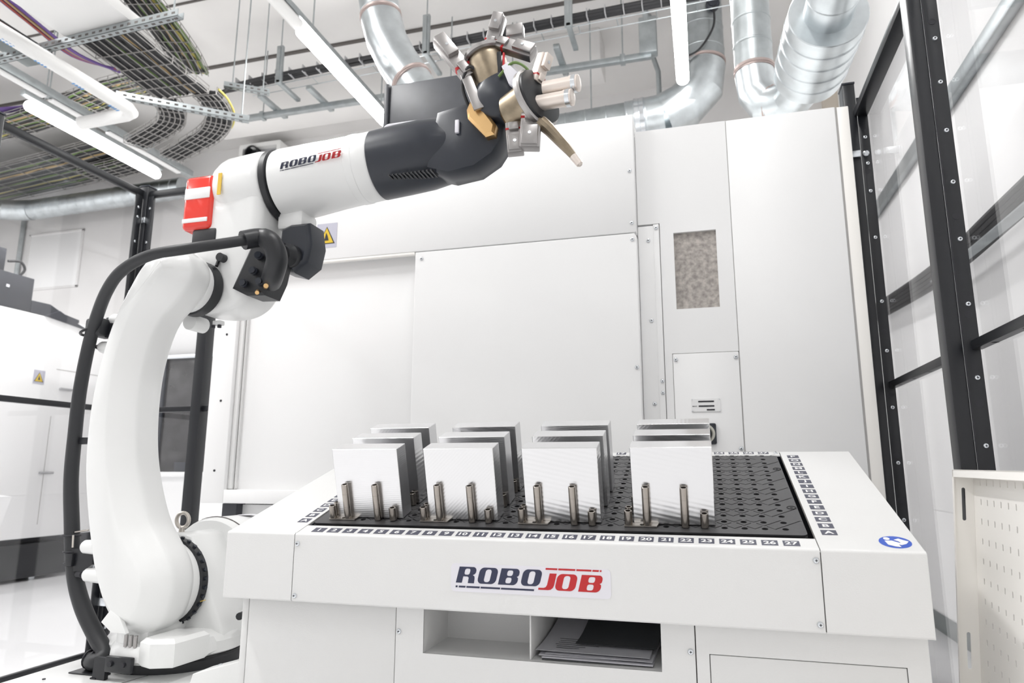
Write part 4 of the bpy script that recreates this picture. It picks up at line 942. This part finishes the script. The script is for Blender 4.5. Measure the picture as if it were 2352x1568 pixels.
t, L, nr = basket('wire_basket', 'wide wire basket full of black cables below the ceiling at upper left', [(-3.52, 1.4, 3.7), (-3.54, 2.6, 3.7), (-3.58, 3.4, 3.7), (-3.60, 3.78, 3.7)], .46, 0, step=.10, lines=9)
cables(t, L, nr, .42, ['cable_black', 'cable_black', 'cable_black', 'cable_tan', 'cable_black', 'cable_black', 'cable_black', 'cable_green', 'cable_black', 'cable_black', 'cable_black', 'cable_black', 'cable_black', 'cable_black'], .013)
t, L, nr = basket('wire_basket', 'outer curved wire basket sweeping left under the ceiling', [(-3.42, 3.81, 3.7), (-3.44, 3.92, 3.7), (-3.54, 4.12, 3.7), (-3.72, 4.29, 3.7), (-3.96, 4.42, 3.7), (-4.45, 4.62, 3.7)], .19, 0, step=.06, lines=6)
cables(t, L, nr, .17, bk*8, .011)
part('cable', B().tube([p-q_*.11+Vector((0, 0, .04)) for p, q_ in zip(L[:14], nr[:14])], .008, 6), 'cable_yellow', t)
t, L, nr = basket('wire_basket', 'inner curved wire basket nested inside the outer bend at upper left', [(-3.78, 3.81, 3.7), (-3.82, 3.92, 3.7), (-3.93, 4.06, 3.7), (-4.12, 4.17, 3.7), (-4.55, 4.33, 3.7)], .19, 0, step=.06, lines=6)
cables(t, L, nr, .17, bk*5, .011)
t, L, nr = basket('wire_basket', 'upper wire basket of green, yellow and black cables at the top edge', [(-3.55, 2.0, 4.3), (-3.66, 3.0, 4.3), (-3.76, 3.5, 4.3), (-3.92, 4.05, 4.3), (-4.05, 4.35, 4.3)], .26, 0, step=.10, lines=6)
cables(t, L, nr, .24, ['cable_green', 'cable_yellow', 'cable_black', 'cable_green', 'cable_tan', 'cable_black', 'cable_green', 'cable_black', 'cable_black'], .014)
t, L, nr = basket('wire_basket', 'wire basket of green and tan cables crossing behind the white pipe', [(-4.856, 4.657, 4.510), (-5.323, 4.703, 4.510), (-5.792, 4.797, 4.510), (-6.552, 4.914, 4.510), (-7.722, 5.031, 4.510)], .34, 0, step=.10, lines=7)
cables(t, L, nr, .32, ['cable_black', 'cable_green', 'cable_yellow', 'cable_black', 'cable_green', 'cable_tan', 'cable_black', 'cable_green', 'cable_tan', 'cable_black', 'cable_green'], .015)
t, L, nr = basket('wire_basket', 'wire basket of dark and green cables seen through the upper left pane', [(-6.076, 5.890, 4.596), (-6.944, 6.014, 4.596), (-7.936, 6.138, 4.596), (-10.664, 6.448, 4.596)], .75, 0, step=.11, lines=10)
cables(t, L, nr, .7, ['cable_black', 'cable_green', 'cable_black', 'cable_yellow', 'cable_black', 'cable_green', 'cable_black', 'cable_black', 'cable_tan', 'cable_black', 'cable_green', 'cable_black'], .018)
t, L, nr = basket('wire_basket', 'small wire basket of black cables between the white pipe and lamp rail', [(-5.719, 5.80, 4.46), (-6.384, 5.98, 4.46), (-7.0, 6.04, 4.46)], .3, 0, step=.09, lines=6)
cables(t, L, nr, .28, ['cable_black']*5+['cable_green', 'cable_black'], .013)
pc = thing('cable_bundle', 'purple data cables hanging beside the white ceiling panel', 'cable', (-3.6, 2.6, 3.6))
for k in range(6): part('cable', B().tube(catmull([(-3.62-.012*k, 1.6, 3.62+.01*(k % 3)), (-3.60-.013*k, 2.2, 3.60), (-3.66-.013*k, 2.7, 3.58+.008*(k % 2)), (-3.74-.012*k, 3.05, 3.61), (-3.72, 3.35-.01*k, 3.66)], 6), .008, 6), ['cable_purple', 'cable_purple', 'cable_tan', 'cable_purple', 'cable_red', 'cable_purple'][k], pc)
pc = thing('cable_bundle', 'purple cables crossing at the far left edge above the fence', 'cable', (-5.6, 3.9, 4.6))
for k in range(5): part('cable', B().tube(catmull([(-8.2, 4.55+.02*k, 4.62), (-7.1, 4.68+.02*k, 4.60), (-6.4, 4.83+.015*k, 4.64), (-5.9, 4.9+.01*k, 4.66)], 6), .012, 6), 'cable_purple', pc)
gd = thing('cable_trunking', 'dark grey closed cable trunking beside the white pipe at upper left', 'trunking', (-3.75, 2.4, 3.6))
part('channel', B().box((-4.02, 1.2, 3.50), (-3.82, 2.95, 3.57), .006), 'tray_duct_grey', gd); part('red_cable', B().tube([(-3.805, 1.2, 3.53), (-3.805, 2.9, 3.53)], .012, 8), 'cable_red', gd)
wp = thing('ceiling_panel', 'flat white panel hanging at the upper left corner', 'panel', (-3.1, 2.0, 3.4))
part('panel', B().box((-3.375, .9, 3.40), (-2.90, 2.70, 3.462), .004), 'white_plastic', wp)
part('hanger', B().tube([(-2.97, 2.5, 3.46), (-2.97, 2.5, 4.99)], .006, 6), 'galvanised_dull', wp)
ip = thing('insulated_pipe', 'white insulated pipe with blue print turning a corner at upper left', 'pipe', (-3.5, 2.6, 3.3))
part('pipe', B().tube([(-3.56, 1.0, 3.3), (-3.505, 2.9, 3.3), (-3.495, 3.24, 3.3), (-3.52, 3.29, 3.3), (-3.58, 3.305, 3.3), (-3.96, 3.315, 3.3)], .043, 16), 'white_plastic', ip)
for y in (2.42, 2.62, 2.86, 3.12):
    p = B()
    for k in range(4): p.add([(-3.522+.001*y+dx_, y+.02*k+dy_, 3.3-.0445+abs(dx_+.0)*.2) for dx_, dy_ in ((-.014, 0), (.012, 0), (.012, .012), (-.014, .012))], [[0, 1, 2, 3]])
    part('blue_print', p, 'print_blue', ip, 0)
def strut(label, a, c, w=.041, h_=.041, rods=(0, 1)):
    """a slotted channel with a row of holes on its face"""
    a, c = Vector(a), Vector(c); d = (c-a); L_ = d.length; d.normalize(); s_ = Vector((-d.y, d.x, 0)).normalized(); up = s_.cross(d) * -1
    if up.z < 0: up = -up
    M4 = Matrix(((d.x, s_.x, up.x, a.x), (d.y, s_.y, up.y, a.y), (d.z, s_.z, up.z, a.z), (0, 0, 0, 1)))
    t = thing('strut_channel', label, 'strut', tuple(a))
    part('channel', B().box((0, -w/2, 0), (L_, w/2, .003), 0, 1, M4).box((0, -w/2, 0), (L_, -w/2+.003, h_), 0, 1, M4).box((0, w/2-.003, 0), (L_, w/2, h_), 0, 1, M4), 'galvanised_dull', t)
    b = B(); k = .04
    while k < L_-.03: b.box((k, -.006, -.001), (k+.022, .006, .0005), 0, 1, M4).box((k, -w/2-.001, h_*.35), (k+.022, -w/2+.0005, h_*.65), 0, 1, M4); k += .05
    part('slot', b, 'seam_dark', t, 0, kind='stuff')
    for q_ in [(.06, L_-.05)[k] for k in rods]: pp_ = a+d*q_; part('threaded_rod', B().tube([(pp_.x, pp_.y, pp_.z), (pp_.x, pp_.y, 4.99)], .005, 6), 'galvanised_dull', t)
strut('slotted strut under the hanging white panel', (-4.25, 2.705, 3.355), (-2.57, 2.640, 3.355))
strut('slotted strut running diagonally below the curved wire basket', (-3.56, 3.20, 3.36), (-2.93, 3.70, 3.36), rods=(1,))
strut('short slotted strut above the curve of the wire basket', (-3.42, 4.0, 3.88), (-3.15, 4.19, 3.88))
rl = thing('lamp_rail', 'grey lamp rail with white cover strips at upper left', 'rail', (-4.88, 3.6, 3.9))
part('rail', B().box((-4.915, 1.4, 3.90), (-4.845, 5.35, 3.965), .004), 'galvanised_dull', rl)
for y0, y1 in ((1.4, 3.75), (3.8, 4.12), (4.35, 5.2)): part('cover_strip', B().box((-4.91, y0, 3.878), (-4.862, y1, 3.899), .004), 'lamp_white', rl)
for y in (2.6, 3.78): part('hanger', B().tube([(-4.88, y, 3.96), (-4.88, y, 4.99)], .006, 6), 'galvanised_dull', rl)

# ---- the long black cable run and the conduit across the back
cr = thing('cable_run', 'long black cable bundle tied to a wire tray below the ceiling', 'cable', (-2, 4.82, 4.5))
for k in range(5):
    part('cable', B().tube(catmull([(-4.25, 4.93-.02*k, 4.44), (-3.9, 4.86+.018*(k-2), 4.485+.012*(k % 2)), (-2.6, 4.83+.018*(k-2), 4.50+.012*(k % 3)), (-1.2, 4.79+.018*(k-2), 4.50+.012*((k+1) % 2)), (.9, 4.72+.018*(k-2), 4.50)], 6), .017, 7), 'cable_black', cr)
for k in range(34): x = -4.0+.142*k; part('tie', B().box((x, 4.755-.03*(x+2), 4.474), (x+.008, 4.86-.03*(x+2), 4.545), .003), 'cable_grey', cr)
wt = B()
for y in (-.05, .05): wt.tube([(-3.9, 4.90+y, 4.42), (.9, 4.74+y, 4.42)], .005, 4)
for k in range(16): x = -3.8+.3*k; wt.tube([(x, 4.90-.033*(x+3.9)-.05, 4.42), (x, 4.90-.033*(x+3.9)+.05, 4.42)], .004, 4)
part('wire_tray', wt, 'galvanised_dull', cr, 0, kind='stuff')
for x in (-3.48, -2.06, -.86):
    y = 4.87-.033*(x+3.9)
    part('bracket', B().box((x-.03, y-.13, 4.36), (x+.03, y-.10, 4.72), .003).box((x-.012, y-.14, 4.38), (x+.012, y-.128, 4.70), .002).box((x-.02, y-.13, 4.355), (x+.02, y+.2, 4.385), .003), 'galvanised_dull', cr)
    part('hanger', B().tube([(x, y-.11, 4.7), (x, y-.11, 4.99)], .006, 6), 'galvanised_dull', cr)
cd = thing('conduit_rail', 'grey conduit rail with short cross stubs under the beam', 'conduit', (-2, 5.1, 4.3))
part('rail', B().box((-4.15, 5.09, 4.28), (-.27, 5.14, 4.33), .004), 'galvanised_dull', cd)
for x in (-3.75, -3.25, -2.5, -1.75, -1.0): part('stub', B().box((x-.025, 4.85, 4.33), (x+.025, 5.26, 4.37), .004), 'galvanised_dull', cd)
for x in (-3.9, -2.0, -.5): part('hanger', B().tube([(x, 5.115, 4.33), (x, 5.115, 4.99)], .006, 6).box((x-.02, 5.08, 4.27), (x+.02, 5.15, 4.34), .004), 'galvanised_dull', cd)
part('drop_pipe', B().tube([(-.31, 5.05, 4.75), (-.29, 5.08, 4.5), (-.27, 5.12, 4.34)], .025, 10).box((-.36, 5.05, 4.30), (-.22, 5.15, 4.62), .01), 'galvanised_dull', cd)
single('drop_pipe', 'thin dark pipe dropping to the horizontal duct beside the conduit end', 'pipe', B().tube([(-.30, 5.57, 4.99), (-.29, 5.57, 4.62), (-.24, 5.57, 4.43), (-.235, 5.57, 2.0)], .022, 10), 'galvanised_dull')
single('ceiling_bracket', 'short galvanised hanger plate between the lamp and the vertical duct', 'bracket', B().box((.40, 5.2, 4.62), (.47, 5.23, 4.90), .004).tube([(.435, 5.215, 4.88), (.435, 5.215, 4.99)], .008, 6), 'galvanised_dull')

# ---- behind the right fence
cb2 = thing('cable_run', 'black cables on a wall tray behind the right fence', 'cable', (1.33, 3.5, 2.1))
for k in range(5): part('cable', B().tube(catmull([(1.33-.012*k, 1.6, 2.10+.016*k), (1.33-.012*k, 3.2, 2.07+.018*k), (1.33-.012*k, 3.9, 2.055+.018*k), (1.33-.012*k, 4.6, 2.08+.018*k), (1.33-.012*k, 6.2, 2.20+.018*k)], 6), .018, 7), 'cable_black', cb2)
part('wall_tray', B().box((1.26, 1.6, 2.045), (1.32, 4.2, 2.052)), 'galvanised_dull', cb2)

# ---- left background beyond the fence
wm = thing('white_machine', 'white machine with black plinth beyond the left fence', 'machine', (-6.6, 5.0, 0))
part('casing', B().box((-7.6, 4.3, .385), (-6.0, 6.1, 2.44), .01), 'machine_paint', wm)
part('plinth', B().box((-7.5, 4.4, 0), (-6.22, 6.0, .385)), 'grey_box', wm)
part('chip_bin', B().slab([(-5.98, .40), (-5.72, .40), (-5.60, .78), (-5.98, .80)], [(3.2, .004), (3.205, 0), (4.50, 0), (4.505, .004)], 'y'), 'lamp_white', wm)
part('door_line', B().box((-6.002, 5.10, .5), (-5.999, 5.106, 1.5)), 'gap_grey', wm)
part('door_line', B().box((-6.002, 5.10, 1.95), (-5.999, 5.8, 1.956)), 'gap_grey', wm)
part('door_line', B().box((-6.002, 4.5, 1.4), (-5.999, 4.506, 2.0)), 'gap_grey', wm)
for y, z in ((5.22, 1.77), (5.12, .97)): part('handle', B().box((-6.0, y-.07, z-.01), (-5.975, y+.07, z+.012), .005), 'cable_grey', wm)
warning(wm, lambda a, b, h: (-6.0+h*1.5, 4.93+a, 1.855+b), .115)
for y in (4.5, 5.2, 5.9): part('levelling_foot', B().cyl((-6.12, y, 0), (-6.12, y, .14), .04, 10), 'zinc', wm)
part('coolant_tank', B().box((-6.2, 4.6, .03), (-6.02, 5.45, .33), .01), 'black_plastic', wm)
mb = thing('monitor_box', 'dark grey equipment boxes on the white machine at the left edge', 'box', (-6.2, 4.6, 2.44))
part('lower_box', B().box((-6.25, 4.2, 2.44), (-6.0, 4.76, 2.76), .006), 'grey_box', mb); part('upper_box', B().box((-6.3, 4.1, 2.76), (-6.05, 4.50, 2.98), .006), 'grey_box', mb)
part('cable', B().tube(catmull([(-6.02, 4.50, 2.86), (-6.0, 4.60, 2.88), (-6.0, 4.65, 2.82), (-6.02, 4.62, 2.75)], 5), .012, 8), 'cable_black', mb)
part('mark', B().box((-6.0, 4.50, 2.62), (-5.996, 4.53, 2.645)), 'sticker', mb)
cvr = B().slab([(4.76, 2.443), (5.28, 2.443), (5.28, 2.475), (5.10, 2.50), (4.95, 2.56), (4.76, 2.555)], [(-6.25, .01), (-6.2, 0), (-6.0, 0)], 'x')
single('folded_cover', 'crumpled dark cloth cover on the white machine, right of the grey boxes', 'cover', cvr.slab([(4.9, 2.44), (5.42, 2.385), (5.25, 2.44), (5.05, 2.52)], [(-6.0, 0), (-5.985, .004)], 'x'), 'grey_box')
dm = thing('dark_window_machine', 'machine with dark window doors behind the far fence pane', 'machine', (-4.0, 5.0, 0))
part('lower_casing', B().box((-4.56, 4.62, 0), (-2.9, 5.6, .95), .008), 'lamp_white', dm)
part('sill', B().box((-4.56, 4.58, .945), (-2.9, 4.66, .985), .006), 'machine_paint', dm)
part('window_pane', B().box((-4.56, 4.63, .985), (-2.9, 4.65, 1.90), .004), 'dark_glass', dm)
part('window_frame', B().box((-4.30, 4.615, .985), (-4.27, 4.632, 1.90), .003).box((-4.10, 4.615, .985), (-3.87, 4.628, 1.06), .003), 'dark_cover', dm)
part('head_strip', B().box((-4.56, 4.60, 1.90), (-2.9, 4.66, 1.935), .006), 'zinc', dm)
part('upper_casing', B().box((-4.56, 4.66, 1.935), (-2.9, 5.6, 2.75), .008), 'machine_paint', dm)
part('cabinet_back', B().box((-4.56, 4.655, .95), (-2.9, 5.6, 1.935)), 'grey_box', dm)
